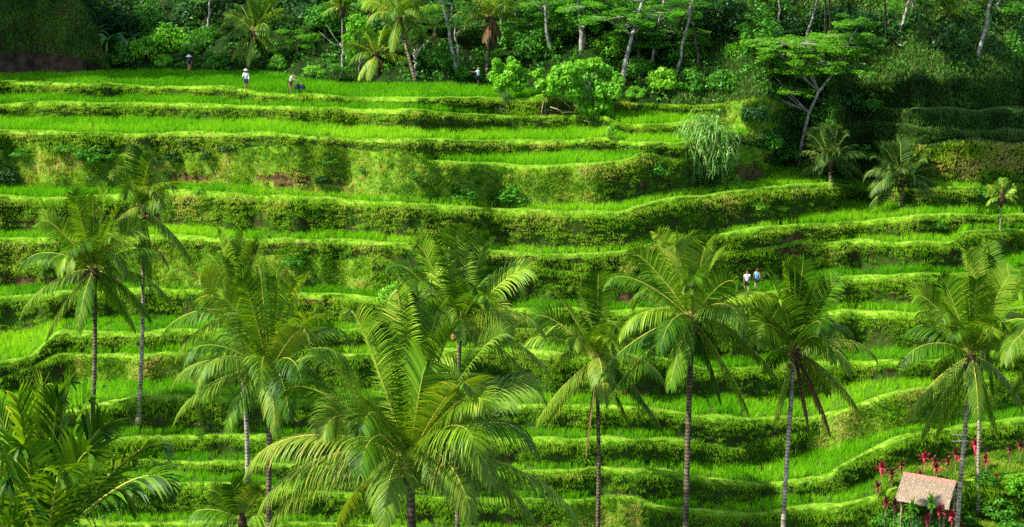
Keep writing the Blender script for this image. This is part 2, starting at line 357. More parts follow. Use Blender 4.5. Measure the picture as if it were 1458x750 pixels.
# ------------------------------------------------------------------ grass and rice blades (stuff)
def blades(mb, P, H, nb=5, width=0.03, lean=(0.1, 0.45), spread=0.06, tint=None, out=None, mat=0, curl=0.5, face=None, tsd=.07):
    """P (N,3) tuft feet; nb blades each: a quad and a tip triangle bending over"""
    N = len(P)
    if N == 0: return
    P = np.repeat(P, nb, 0); H = np.repeat(np.broadcast_to(H, (N,)), nb) * rng.uniform(0.7, 1.15, N * nb)
    n = N * nb
    az = rng.uniform(0, 2 * np.pi, n); le = rng.uniform(*lean, n)
    d = np.stack([np.cos(az) * le, np.sin(az) * le, np.ones(n)], -1)
    if out is not None: d += np.repeat(out, nb, 0)
    d /= np.linalg.norm(d, axis=1)[:, None]
    base = P + np.stack([rng.normal(0, spread, n), rng.normal(0, spread, n), np.zeros(n)], -1)
    wa = rng.uniform(0, 2 * np.pi, n) if face is None else rng.normal(0, face, n); w = np.stack([np.cos(wa), np.sin(wa), np.zeros(n)], -1) * (width * rng.uniform(0.7, 1.3, n) / 2)[:, None]
    mid = base + d * (H * 0.6)[:, None]
    d2 = d.copy(); d2[:, :2] += np.stack([np.cos(az), np.sin(az)], -1) * (curl * rng.uniform(0.3, 1, n))[:, None]
    if out is not None: d2[:, 2] -= curl
    d2 /= np.linalg.norm(d2, axis=1)[:, None]
    tip = mid + d2 * (H * 0.45)[:, None]
    V = np.stack([base - w, base + w, mid + w * 0.8, mid - w * 0.8, tip], 1).reshape(-1, 3)
    o = np.arange(n)[:, None] * 5
    q = o + np.array([[0, 1, 2, 3]]); t = o + np.array([[3, 2, 4]])
    tt = np.clip((rng.uniform(0.2, 0.8, N) if tint is None else tint), 0, 1)
    tt = np.repeat(np.repeat(tt, nb) + rng.normal(0, tsd, n), 5)
    mb.add(V, [q, t], mat, tt)
def scatter_rows(Da, Db, za, zb, qa, qb, dens, xlo=-130, xhi=1590, keep=None):
    """random points on the strip between two terrace lines, evenly dense over the ground"""
    xm = (X >= xlo) & (X <= xhi)
    dep = np.sqrt((Db - Da) ** 2 + (zb - za) ** 2)
    wid = np.abs(np.gradient(Da * qa))
    area = np.where(xm, dep * wid, 0)
    n = rng.poisson(area * dens)
    idx = np.repeat(np.arange(NX), n)
    j = rng.uniform(-0.5, 0.5, len(idx)); s = rng.uniform(0, 1, len(idx))
    xx = idx + j; ci = np.arange(NX)
    f = lambda a: np.interp(xx, ci, a)
    D = f(Da) + (f(Db) - f(Da)) * s; Q = f(qa) + (f(qb) - f(qa)) * s; Zp = f(za) + (f(zb) - f(za)) * s
    return np.stack([D * Q, D, Zp], -1), X[0] + xx * DX, s
FIELD_LABEL = {
 'A': 'wide flat rice crop of the topmost terrace right below the forest edge',
 'B': 'narrow rice strip one step below the wide topmost field',
 'C': 'long rice strip crossing above the big weedy grass slope',
 'D': 'short rice strip notched into the slope left of the drooping pale reed clump',
 'E': 'rice strip along the foot of the big weedy grass slope',
 'F': 'rice strip one step below the foot of the big grass slope',
 'P': 'small rice strips above the tall dark bank at the right of the hill',
 'G': 'rice strip on which the walking couple stands, with its level stretches either side',
 'Q': 'broken rice strip one step below the walking couple',
 'H': 'rice strip passing behind the crowns of the middle row of palms',
 'I': 'rice strip two steps below the walking couple, in front of a pale curved bund',
 'J': 'rice strip behind the slim middle palm trunks',
 'K': 'broad bright rice field curving in an S above the thatched hut',
 'L': 'rice strip below the S shaped bund left of the thatched hut',
 'M': 'rice patch along the lower edge of the hill below the hut strip',
 'N': 'lowest rice patch at the foot of the hill'}
for L in ORDER:
    if L == 'N': continue
    Df, Db, zz, qa, qb = rows_of_flat[L]
    Da = Df + 0.05
    dep = Db - Da
    ok = dep > 0.55
    if L in 'ABC': okx = (X < 1062)
    elif L == 'D': okx = (X < 1000)
    else: okx = np.ones(NX, bool)
    if L == 'M': okx = (X < 740) | ((X > 930) & (X < 1210))
    if L == 'L': okx = (X < 1262)
    if L == 'A': okx = X < 800
    Pp, px, s = scatter_rows(Da, np.where(ok & okx, Db - 0.1, Da), zz - 0.03, zz - 0.03, qa, qb, 21)
    if len(Pp) < 40: continue
    mb = MB()
    # plots along the strip differ in age; narrow trodden gaps part them
    rs_ = np.random.default_rng(900 + ORDER.index(L)); cuts = np.sort(rs_.uniform(-60, 1520, 7)); seg = np.searchsorted(cuts, px + 6 * np.sin(s * 3))
    stint = rs_.uniform(-.30, .26, 9)[seg]; sgro = rs_.uniform(.82, 1.15, 9)[seg]
    gap = np.min(np.abs(px[:, None] - cuts[None, :] + (s[:, None] - .5) * 8), 1) < 1.5
    Pp, px, s, stint, sgro = Pp[~gap], px[~gap], s[~gap], stint[~gap], sgro[~gap]
    gro = 0.51 + 0.05 * np.sin(px * 0.021 + ORDER.index(L) * 1.7) + 0.03 * np.sin(px * 0.11)
    if L == 'A': gro = gro * 0.85
    gro = gro * sgro
    blades(mb, Pp, gro, nb=6, width=0.034, lean=(0.05, 0.42), spread=0.075, tint=0.5 + stint + 0.08 * np.sin(px * 0.013 + ORDER.index(L)) + rng.normal(0, 0.10, len(Pp)))
    tag(link('rice_field', mb.mesh('rice_field', [M['rice']])), FIELD_LABEL[L], 'rice field', kind='stuff')
# short turf on the bunds, weeds on the banks
bund = MB(); bank = MB(); slope = MB(); shade = MB()
for L in ORDER:
    bw = np.clip((Dt[L] - Dr[L]) / 2.2, 0.02, 1.0) * BV[L]
    q = rr(X, RIM[L]); lowforest = (L in 'ABCD')
    Pp, px, s = scatter_rows(Dr[L] + 0.02, Dr[L] + 0.84 * bw + 0.02, Z[L] + 0.08 * bw, Z[L] + 0.08 * bw, q, q, 60)
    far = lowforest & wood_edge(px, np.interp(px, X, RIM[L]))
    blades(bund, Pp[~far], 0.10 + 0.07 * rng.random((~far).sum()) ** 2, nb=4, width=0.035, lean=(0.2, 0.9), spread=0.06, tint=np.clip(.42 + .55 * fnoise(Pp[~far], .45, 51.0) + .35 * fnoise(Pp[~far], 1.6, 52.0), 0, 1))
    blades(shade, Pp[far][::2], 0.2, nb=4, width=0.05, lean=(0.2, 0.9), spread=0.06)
for U, L in zip(ORDER[:-1], ORDER[1:]):
    b = batter(L)
    q1, q2 = rr(X, TOE[L]), rr(X, RIM[U])
    Pp, px, s = scatter_rows(Dt[L], Dr[U], Z[L], Z[U], q1, q2, 46)
    bb = np.interp(px, X, b)
    # follow the bulging bank
    sh = (bank_shape(s, L) - s) * (bb < 0.85) * (np.interp(px, X, Dr[U] - Dt[L]))
    Pp[:, 1] += sh - 0.03; Pp[:, 0] *= 1 + (sh - 0.03) / Pp[:, 1]
    for k in range(len(Pp)):          # sit on the uneven bank
        h = BVH.ray_cast(Vector((Pp[k, 0], Pp[k, 1] - 1.2, Pp[k, 2])), Vector((0, 1, 0)), 2.6)
        if h[0] is not None: Pp[k, 1] = h[0].y - .02
    cov = fnoise(Pp, 0.55, 17.0) + 0.6 * fnoise(Pp, 1.6, 4.0)
    px_, py_ = project(Pp); far = (L in 'BCDE') & wood_edge(px_, py_); bare = (earthy(px_, py_) + 0.2 * rng.normal(0, 1, len(px_)) > 0.45) & (rng.random(len(px_)) < .8)
    steep = (bb < 0.8) & ~far & ~bare; gent = (bb >= 0.8) & ~far & ~bare
    outv = np.tile(np.array([[0, -1.0, 0.1]]), (len(Pp), 1)); outv[:, 0] = rng.normal(0, 0.25, len(Pp))
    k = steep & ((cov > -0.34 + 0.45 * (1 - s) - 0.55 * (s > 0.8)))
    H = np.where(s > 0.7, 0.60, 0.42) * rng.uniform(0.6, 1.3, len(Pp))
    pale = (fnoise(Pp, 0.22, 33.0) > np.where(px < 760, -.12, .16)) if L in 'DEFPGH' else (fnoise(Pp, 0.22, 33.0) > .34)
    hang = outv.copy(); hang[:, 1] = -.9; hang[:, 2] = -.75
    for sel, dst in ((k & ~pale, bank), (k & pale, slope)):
        if sel.any(): blades(dst, Pp[sel], H[sel], nb=5, width=0.034, lean=(0.1, 0.45), spread=0.11, out=hang[sel], curl=1.2, face=.45, tsd=.045, tint=np.clip((0.34 if L in 'ABCDEFP' else .14) + 0.42 * cov + 0.32 * s, 0, .72 if dst is slope else .9)[sel])  # sunlit bank tops painted by tint rising with height; lower terraces tinted darker
    k = gent
    cv = fnoise(Pp[k], 0.30, 41.0) + .5 * fnoise(Pp[k], 1.1, 11.0) if k.any() else np.zeros(0)
    blades(slope, Pp[k], 0.26 * rng.uniform(0.6, 1.5, k.sum()), nb=5, width=0.045, lean=(0.2, 0.9), spread=0.10, out=outv[k] * 0.4, curl=0.9, face=.6, tsd=.05, tint=np.clip(0.5 + 0.9 * cv, 0, 1))
    tk = np.flatnonzero(~far & ~bare); tk = rng.choice(tk, len(tk) // 26, replace=False) if len(tk) > 60 else tk[:0]      # taller tussocks
    if len(tk):
        dst = slope if (bb[tk] >= .8).mean() > .5 else bank
        blades(dst, Pp[tk] + np.array([0, 0, -.05]), .62 * rng.uniform(.6, 1.3, len(tk)), nb=22, width=.036, lean=(.2, 1.1), spread=.16, out=outv[tk] * .35, curl=1.0, tint=np.clip(rng.normal(.36, .18, len(tk)), 0, .75))
    ol = far & (px_ > 1300) & (L == 'E')
    if ol.any(): blades(slope, Pp[ol], 0.4, nb=5, width=.05, lean=(.2, .8), spread=.12, out=outv[ol] * .5, curl=.9, face=.5, tsd=.05, tint=np.clip(.7 + .6 * fnoise(Pp[ol], .5, 8.0), 0, 1))
    far = far & ~ol
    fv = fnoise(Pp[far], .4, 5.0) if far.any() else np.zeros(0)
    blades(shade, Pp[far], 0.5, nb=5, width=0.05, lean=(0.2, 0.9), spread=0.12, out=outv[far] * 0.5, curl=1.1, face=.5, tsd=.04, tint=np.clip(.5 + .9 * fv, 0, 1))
tag(link('bund_grass', bund.mesh('bund_grass', [M['bund_grass']])), 'short pale turf on the narrow bunds edging the rice strips', 'grass', kind='stuff')
tag(link('bank_grass', bank.mesh('bank_grass', [M['bank_grass']])), 'overhanging darker weeds on the steep banks between terraces', 'grass', kind='stuff')
tag(link('slope_grass', slope.mesh('slope_grass', [M['slope_grass']])), 'yellowish meadow grass on the gentler slopes between terraces', 'grass', kind='stuff')
tag(link('forest_floor_grass', shade.mesh('forest_floor_grass', [M['shade_grass']])), 'dim undergrowth grass on the low banks at the foot of the forest', 'grass', kind='stuff')
# ------------------------------------------------------------------ coconut palms
M['frond'] = leaf_mat('palm_frond_green', [(0.0, (0.016, 0.075, 0.003)), (0.4, (0.074, 0.200, 0.005)), (0.7, (0.205, 0.365, 0.014)), (1.0, (0.48, 0.54, 0.06))], 0.32, (1.6, 1.4, 0.4), rough=0.48, spec=0.2, vary=0.50)
M['frond_pale'] = leaf_mat('palm_frond_yellowing', [(0.0, (0.05, 0.17, 0.008)), (0.5, (0.16, 0.29, 0.018)), (1.0, (0.45, 0.36, 0.05))], 0.34, (1.5, 1.3, 0.4), rough=0.5, spec=0.22, vary=0.25)
M['frond_dull_shaded'] = leaf_mat('palm_frond_dull_shaded', [(0.0, (0.016, 0.055, 0.006)), (0.5, (0.055, 0.13, 0.014)), (1.0, (0.20, 0.27, 0.06))], 0.25, (1.5, 1.4, 0.5), rough=0.5, spec=0.2, vary=0.3)  # darker frond green: a duller species, plus the bank palms' shade painted in
M['rachis'] = solid_mat('palm_rachis', [(0.3, (0.26, 0.30, 0.03)), (0.7, (0.58, 0.50, 0.10))], 3.0, 0.5)
M['dead'] = leaf_mat('dry_frond_brown', [(0.0, (0.07, 0.04, 0.015)), (0.6, (0.22, 0.13, 0.05)), (1.0, (0.42, 0.29, 0.12))], 0.2, (1.2, 1.0, 0.8), rough=0.8)
M['coconut'] = solid_mat('coconut_husk', [(0.3, (0.06, 0.12, 0.012)), (0.55, (0.25, 0.16, 0.03)), (0.75, (0.16, 0.075, 0.02))], 6.0, 0.5)
M['fibre'] = solid_mat('palm_fibre', [(0.3, (0.035, 0.022, 0.012)), (0.6, (0.10, 0.06, 0.03)), (0.8, (0.24, 0.15, 0.07))], 9.0, 0.9, 0.5, stretch=(1, 1, .3))
def bark_mat(name, stops, rings=9.0):
    m, nt, out = new_mat(name)
    c = nt.nodes.new('ShaderNodeTexCoord'); w = nt.nodes.new('ShaderNodeTexWave'); w.wave_type = 'BANDS'; w.bands_direction = 'Z'
    w.inputs['Scale'].default_value = rings / 6.28; w.inputs['Distortion'].default_value = 2.5; w.inputs['Detail'].default_value = 3; w.inputs['Detail Scale'].default_value = 2.0
    nz = nt.nodes.new('ShaderNodeTexNoise'); nz.inputs['Scale'].default_value = 3.0; nz.inputs['Detail'].default_value = 6
    nt.links.new(c.outputs['Object'], w.inputs['Vector']); nt.links.new(c.outputs['Object'], nz.inputs['Vector'])
    f = math_n(nt, 'ADD', math_n(nt, 'MULTIPLY', w.outputs['Fac'], 0.22), math_n(nt, 'MULTIPLY', nz.outputs[0], 0.92))
    col = ramp(nt, f, stops)
    b = nt.nodes.new('ShaderNodeBsdfPrincipled'); b.inputs['Roughness'].default_value = 0.9; b.inputs['Specular IOR Level'].default_value = 0.1
    nt.links.new(col, b.inputs['Base Color'])
    bp = nt.nodes.new('ShaderNodeBump'); bp.inputs['Strength'].default_value = 0.5; bp.inputs['Distance'].default_value = 0.03
    nt.links.new(f, bp.inputs['Height']); nt.links.new(bp.outputs[0], b.inputs['Normal'])
    nt.links.new(b.outputs[0], out.inputs[0]); return m
M['palm_bark'] = bark_mat('palm_bark_grey', [(0.25, (0.05, 0.042, 0.026)), (0.5, (0.21, 0.18, 0.12)), (0.8, (0.48, 0.43, 0.32))])
M['palm_bark_dark'] = bark_mat('palm_bark_brown', [(0.25, (0.022, 0.017, 0.010)), (0.55, (0.078, 0.062, 0.034)), (0.85, (0.25, 0.21, 0.13))])
M['pale_bark'] = bark_mat('pale_bark', [(0.25, (0.10, 0.09, 0.075)), (0.55, (0.27, 0.25, 0.21)), (0.85, (0.46, 0.44, 0.38))], 3.0)
M['dark_bark'] = bark_mat('dark_bark', [(0.25, (0.03, 0.024, 0.016)), (0.55, (0.08, 0.065, 0.045)), (0.85, (0.17, 0.14, 0.10))], 3.0)

def frond_mesh(P0, C1, P2, age, npair=64, llen=0.95, lw=0.052, mats=('frond', 'rachis'), pet=0.13, lift=0.0, fwd=0.75, rr_=0.042, seed=0, tipdrop=0.0):
    """one pinnate leaf along the curve P0 - C1 - P2. age 0 = young, stiff; 1 = old, leaflets hanging"""
    r = np.random.default_rng(seed)
    t = np.linspace(0, 1, 15)[:, None]
    P0, C1, P2 = map(np.array, (P0, C1, P2))
    C2 = P2 + (C1 - P0) * 0.10 - (P2 - P0) * 0.16 + np.array([0, 0, 1.0]) * tipdrop
    C1 = P0 + (C1 - P0) * 0.72
    crv = lambda t: (1 - t) ** 3 * P0 + 3 * (1 - t) ** 2 * t * C1 + 3 * (1 - t) * t * t * C2 + t ** 3 * P2
    dcrv = lambda t: 3 * (1 - t) ** 2 * (C1 - P0) + 6 * (1 - t) * t * (C2 - C1) + 3 * t * t * (P2 - C2)
    mb = MB()
    tube(mb, crv(t), np.linspace(rr_, rr_ * 0.18, 15), 5, 1)
    tt = np.repeat(np.linspace(pet, 0.995, npair), 2)[:, None]
    sgn = np.tile([-1.0, 1.0], npair)[:, None]
    n = len(tt)
    tt = np.clip(tt + r.normal(0, 0.25 / npair, (n, 1)), pet, 1)
    B = crv(tt); T = dcrv(tt); T /= np.linalg.norm(T, axis=1)[:, None] + 1e-9
    hor = T.copy(); hor[:, 2] = 0
    cd = (P2 - P0) * np.array([1, 1, 0]); cd = cd / (np.linalg.norm(cd) + 1e-6)
    sd = np.array([cd[1], -cd[0], 0.0])
    if np.linalg.norm((P2 - P0)[:2]) < 0.3:
        a = r.uniform(0, 6.28); sd = np.array([math.cos(a), math.sin(a), 0])
    if age < 0.55:      # fronds twist on their stalks
        a = r.uniform(-1.0, 1.0); sd = sd * math.cos(a) + np.cross(sd, (P2 - P0) / np.linalg.norm(P2 - P0)) * math.sin(a)
    S = np.tile(sd, (n, 1)) * sgn
    S -= T * (S * T).sum(1)[:, None]; S /= np.linalg.norm(S, axis=1)[:, None]
    Nn = np.cross(S * sgn, T); Nn *= np.sign(Nn[:, 2:3] + 1e-6)
    s = (tt - pet) / (1 - pet)
    ll = llen * (0.45 + 0.75 * np.sin(np.pi * np.clip(s, 0, 1) ** 0.75) ** 0.8) * (1 - 0.35 * s ** 3) * r.uniform(0.85, 1.1, (n, 1))
    f = fwd * (0.6 + 0.9 * s)
    g = (0.10 + 1.05 * age) * (0.7 + 0.6 * r.random((n, 1)))
    d1 = S * 1.0 + T * f + Nn * (0.45 * (1 - age) + lift) + np.array([0, 0, -0.45]) * g
    d1 /= np.linalg.norm(d1, axis=1)[:, None]
    d2 = d1 + np.array([0, 0, -1.0]) * g * 0.9; d2 /= np.linalg.norm(d2, axis=1)[:, None]
    d3 = d2 + np.array([0, 0, -1.0]) * g * 1.1; d3 /= np.linalg.norm(d3, axis=1)[:, None]
    A = B + d1 * ll * 0.4; Cc = A + d2 * ll * 0.35; E = Cc + d3 * ll * 0.30
    W = np.cross(d1, S * 0.3 + Nn); W /= np.linalg.norm(W, axis=1)[:, None] + 1e-9
    W = W * lw / 2
    V = np.stack([B - W * .6, B + W * .6, A + W, A - W, Cc + W * .75, Cc - W * .75, E], 1).reshape(-1, 3)
    o = np.arange(n)[:, None] * 7
    q = np.concatenate([o + np.array([[0, 1, 2, 3]]), o + np.array([[3, 2, 4, 5]])]); tr = o + np.array([[5, 4, 6]])
    tint = 0.42 + r.normal(0, 0.15, n)
    mb.add(V, [q, tr], 0, np.repeat(tint, 7))
    return mb.mesh('frond', [M[m] for m in mats])
def trunk_mesh(p0, p1, r0, r1, bend=0.0, mat='palm_bark', n=None, bole=1.5, side=(1, 0, 0)):
    p0, p1 = Vector(p0), Vector(p1); L = (p1 - p0).length
    n = n or max(10, int(L * 2.2)); pts = []; rad = []
    for k in range(n + 1):
        s = k / n
        p = p0.lerp(p1, s) + Vector(side) * bend * math.sin(math.pi * s)
        pts.append(p); rad.append((r0 + (r1 - r0) * s ** 0.8) * (1 + (bole - 1) * math.exp(-s * L / 0.5)) * (1.06 if k % 2 else 0.97))
    mb = MB(); tube(mb, pts, rad, 9); return mb.mesh('trunk', [M[mat]], smooth=True)
def nut_mesh():
    mb = MB(); n, m = 7, 6
    th = np.linspace(0, 2 * np.pi, n, endpoint=False); ph = np.linspace(0.05, np.pi - 0.05, m)
    V = [((0.13 + 0.012 * math.cos(3 * a)) * math.sin(p) * math.cos(a), (0.13 + 0.012 * math.cos(3 * a)) * math.sin(p) * math.sin(a), 0.17 * math.cos(p)) for p in ph for a in th]
    f = [[i * n + j, (i + 1) * n + j, (i + 1) * n + (j + 1) % n, i * n + (j + 1) % n] for i in range(m - 1) for j in range(n)]
    mb.add(V, np.array(f)); return mb.mesh('coconut', [M['coconut']], smooth=True)
NUT = nut_mesh()
def palm(crown_px, Y, L, tips, label, base_px=None, seed=1, bark='palm_bark', r0=0.17, r1=0.12, bend=0.2, npair=76, nuts=6, group='coconut palms on the terraces', lw=0.063, llen=1.28, dead=(), pale=0.3, extra=5, name='coconut_palm', kind='frond', fwd=0.75, leanx=0.0, stiff=1.0, arch=1.0, dull=False):
    """fronds are given by the photo pixel of each tip; depth follows from the frond's true length L"""
    r = random.Random(seed)
    C = at(crown_px[0], crown_px[1], Y)
    if base_px: Bp = ground_px(*base_px)
    else:
        bx = C.x + leanx; Bp = Vector((bx, Y, ground_z(bx, Y)))
    root = empty(name, Bp, label, 'palm tree', group)
    o = lambda p: Vector(p) - Bp
    C0 = C - Vector((0, 0, 0.45))
    link('trunk', trunk_mesh((0, 0, -0.3), o(C0), r0, r1, bend, bark, side=(r.choice([-1, 1]), 0.2, 0)), root)
    # fibrous head under the fronds
    mb = MB(); tube(mb, [o(C) + Vector((0, 0, z)) for z in (-0.75, -0.45, -0.15, 0.15, 0.5, 0.9)], [r1, 0.22, 0.27, 0.24, 0.16, 0.05], 8)
    for k in range(14):      # old leaf bases and flower stalks
        a = r.uniform(0, 6.28); d = Vector((math.cos(a), math.sin(a), r.uniform(-.5, .9)))
        p = o(C) + Vector((0, 0, r.uniform(-.4, .2))); tube(mb, [p, p + d * .35, p + d * r.uniform(.5, .8) + Vector((0, 0, -.1))], [.05, .03, .008], 4)
    link('crown_base', mb.mesh('crown_base', [M['fibre']]), root)
    def add(tip, sgn, kindm, age=None):
        c = at(tip[0], tip[1], Y) - C
        c.y = 0
        lat = c.length; want = L * r.uniform(0.78, 0.92)
        dep = math.sqrt(max(0.0, want * want - lat * lat)) * sgn * 0.9
        P2 = C + Vector((c.x, dep, c.z)); ch = P2 - C
        # keep the tip on its own sight line
        sc = P2.y / C.y
        P2 = Vector((0, 0, CZ)) + (at(tip[0], tip[1], Y) - Vector((0, 0, CZ))) * sc
        ch = P2 - C
        elev = ch.z / max(ch.length, 0.1)
        ag = np.clip(0.62 - 0.55 * elev, 0.08, 1.0) if age is None else age
        bul = 0.12 + 0.40 * (1 - abs(elev)) + (0.22 if elev < -0.2 else 0)
        hz = Vector((ch.x, ch.y, 0))
        C1 = C + ch * 0.45 + Vector((0, 0, 1)) * bul * arch * L * 0.75 - hz * (0.12 if elev < 0 else 0.02)
        ag = ag * stiff
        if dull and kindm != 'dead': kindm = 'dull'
        if kindm == 'dead': ag = 1.0
        mats = {'frond': ('frond', 'rachis'), 'pale': ('frond_pale', 'rachis'), 'dead': ('dead', 'fibre'), 'dull': ('frond_dull_shaded', 'rachis')}[kindm]
        me = frond_mesh(o(C + Vector((0, 0, .1))), o(C1), o(P2), float(ag), npair, llen * r.uniform(.92, 1.06), lw, mats, seed=r.randrange(10 ** 6), fwd=fwd, tipdrop=arch * L * (0.10 + 0.24 * (1 - abs(elev)) + (.06 if elev > 0 else 0)))
        f = link('frond', me, root)
        if kindm == 'dead': f['label'] = 'dry brown frond hanging from the crown'
    for k, tp in enumerate(tips):
        x, y = tp[0], tp[1]
        sgn = tp[2] if len(tp) > 2 else (1 if (k % 2 == 0) else -1)
        kd = 'pale' if (y > crown_px[1] - 5 and r.random() < pale + .25) or r.random() < pale * .4 else 'frond'
        add((x, y), sgn, kd)
    ppm = px_per_m(Y)
    for k in range(extra):   # fronds pointing towards or away from the viewer
        a = r.uniform(0, 6.28); e = r.uniform(-.5, .75)
        rad = L * ppm * r.uniform(.30, .55)
        add((crown_px[0] + math.cos(a) * rad, crown_px[1] - e * rad - 8), r.choice([-1, 1]), 'pale' if r.random() < pale * .5 else 'frond')
    for tp in dead: add(tp, r.choice([-1, 1]) * .3, 'dead')
    for k in range(nuts):
        a = r.uniform(0, 6.28)
        link('coconut', NUT, root, o(C) + Vector((math.cos(a) * r.uniform(.26, .42), math.sin(a) * r.uniform(.26, .42), r.uniform(-.75, -.2))), (r.uniform(-.6, .6), r.uniform(-.6, .6), a))
    return root
def G(x, y): return ground_px(x, y)
Y1 = G(127, 648).y
palm((134, 388), Y1, 5.3, [(27,388),(29,450),(66,482),(111,470),(165,436),(215,455),(243,432),(240,380),(204,330),(152,270),(103,276),(57,318),(133,279),(174,300),(85,376),(193,470),(118,322),(160,340)],
     'coconut palm with a tall dark trunk just left of the slender pale palm', (127, 648), 11, 'palm_bark_dark', .17, .13, .15, extra=5)
palm((203, 300), G(197, 594).y, 3.7, [(202,215,1),(219,230),(234,246),(163,250),(185,240),(230,298),(272,368),(158,336),(197,372),(213,395),(212,222),(247,268),(180,330)],
     'slender pale palm with a sparse young crown and a swollen foot on a bund', (197, 596), 12, 'palm_bark', .17, .10, .12, extra=2, pale=.85, nuts=3)
palm((336, 455), 99, 5.3, [(348,326),(310,332),(380,336),(244,390),(226,486),(298,352),(272,458),(250,512),(364,348),(330,345),(400,400),(284,400),(420,450),(350,540)],
     'coconut palm half hidden behind the bushy palm, its upright fronds showing above', None, 13, 'palm_bark', extra=5, leanx=.3)
palm((384, 535), 88, 6.0, [(370,380),(396,382),(440,398),(454,456),(496,488),(497,528),(244,552),(280,556),(248,600),(324,610),(344,396),(316,428),(284,448),(392,615),(456,552),(412,595),(300,500),(420,400),(365,440),(262,520),(470,560)],
     'bushy coconut palm left of the big central palm, with a heavy crown', None, 14, 'palm_bark_dark', .2, .15, .2, extra=5, leanx=-.4)
palm((654, 470), 86, 5.7, [(651,326),(591,350),(557,384),(627,337),(696,342),(680,420,-1),(762,392),(777,482),(788,542),(726,479),(616,393),(672,335),(602,418),(657,484,-1),(766,560),(595,447),(613,497),(640,350),(700,420)],
     'coconut palm rising right behind the largest palm', None, 15, 'palm_bark_dark', extra=5)
palm((583, 662), 58, 5.9, [(566,412),(498,442),(625,442),(436,514),(398,568),(350,674),(368,728),(383,748),(720,480),(774,568),(768,655),(822,742),(671,556,-1),(546,748,-1),(672,742,-1),(594,426),(647,474),(537,484),(517,612,-1),(764,748),(484,748),(460,620),(580,430),(610,520,-1),(440,640),(700,690),(540,470),(660,540,1)],
     'largest coconut palm, whose fronds spread wide along the bottom of the view', None, 16, 'palm_bark_dark', .22, .17, .2, npair=98, nuts=10, extra=5, lw=.053, llen=1.4, pale=.35)
palm((850, 515), 95, 4.9, [(784,418),(852,388),(868,416),(758,456),(742,502),(764,604),(778,606),(898,612),(944,614),(948,548),(816,410),(880,470),(788,526),(860,570),(800,440),(920,580),(770,480)],
     'coconut palm right of the largest palm, a dry frond hanging along its slim trunk', None, 17, 'palm_bark_dark', .16, .11, .15, extra=5, dead=((834, 645),), leanx=.1, pale=.55)
palm((985, 458), 88, 5.4, [(861,408),(893,365),(936,336),(1005,350),(1026,374),(1118,446),(1080,516),(1026,570,-1),(954,552,-1),(882,482),(854,538),(1109,545),(990,400,-1),(1066,588),(864,574),(980,340),(1120,486),(960,350),(900,440),(1050,410),(940,500,-1)],
     'thick trunked coconut palm whose right fronds arch just under the walking couple', None, 18, 'palm_bark_dark', .2, .15, .1, extra=5, pale=.45, nuts=9, leanx=.15)
palm((1131, 502), 89, 4.7, [(1120,375),(1092,390),(1144,372),(1192,404),(1211,486),(1249,514),(1225,590),(1213,532),(1102,604),(1068,442),(1092,528),(1109,428),(1168,400),(1132,385),(1180,560),(1078,476),(1150,420)],
     'pale trunked coconut palm right of the walking couple, with two dry fronds hanging', None, 19, 'palm_bark', .17, .12, .15, extra=5, dead=((1151, 605), (1182, 616)), leanx=-.1)
palm((1383, 512), 92, 5.5, [(1337,396),(1302,425),(1287,488),(1279,528),(1291,596),(1312,621),(1331,625),(1393,596,-1),(1421,620),(1456,582),(1457,476),(1455,406),(1432,510),(1343,454),(1376,365),(1440,392),(1310,450),(1360,480,-1),(1390,400)],
     'coconut palm beside the thatched hut, two short sticks pegged in its trunk', None, 20, 'palm_bark', .17, .12, .1, extra=5, pale=.5, leanx=-.05)
palm((1401, 470), G(1393, 722).y, 5.0, [(1405,348),(1378,362),(1424,380),(1450,400),(1460,465),(1350,420),(1396,352),(1340,470),(1440,520),(1380,420),(1415,560),(1362,540)],
     'thin palm right behind the palm with pegs, its upright fronds above that crown', (1393, 722), 21, 'palm_bark', .13, .10, .1, extra=2)
palm((1500, 490), 88, 5.4, [(1418,480),(1430,516),(1440,560),(1462,380),(1500,360),(1540,400),(1580,470),(1570,540),(1540,600),(1450,420),(1480,600),(1520,420)],
     'palm cut off by the right edge of the view, only yellowish frond tips showing', None, 22, 'palm_bark', extra=2, pale=.8)
# broad leaved young palm close to the viewer
palm((66, 792), 37, 4.1, [(62,552),(26,572),(-6,590),(102,545),(126,570),(236,642),(192,730),(246,696),(30,640,-1),(96,680,-1),(10,690,-1),(150,612),(-60,640),(-90,700),(44,600),(84,566),(190,660),(130,650,-1)],
     'dark young palm with broad stiff leaflets filling the lower left corner', None, 23, 'palm_bark_dark', .12, .09, 0.0, npair=26, nuts=0, extra=5, lw=.105, llen=1.0, pale=.12, fwd=1.35, name='young_palm', group=None)
# small drooping palm below the bushy one
palm((345, 742), 90, 2.4, [(270,738),(300,700),(392,745),(330,690),(372,700),(300,765),(360,780)],
     'small palm with a few short dull fronds low beside the pale twin trunks', None, 24, 'palm_bark', .12, .09, 0, nuts=0, extra=0, group=None)
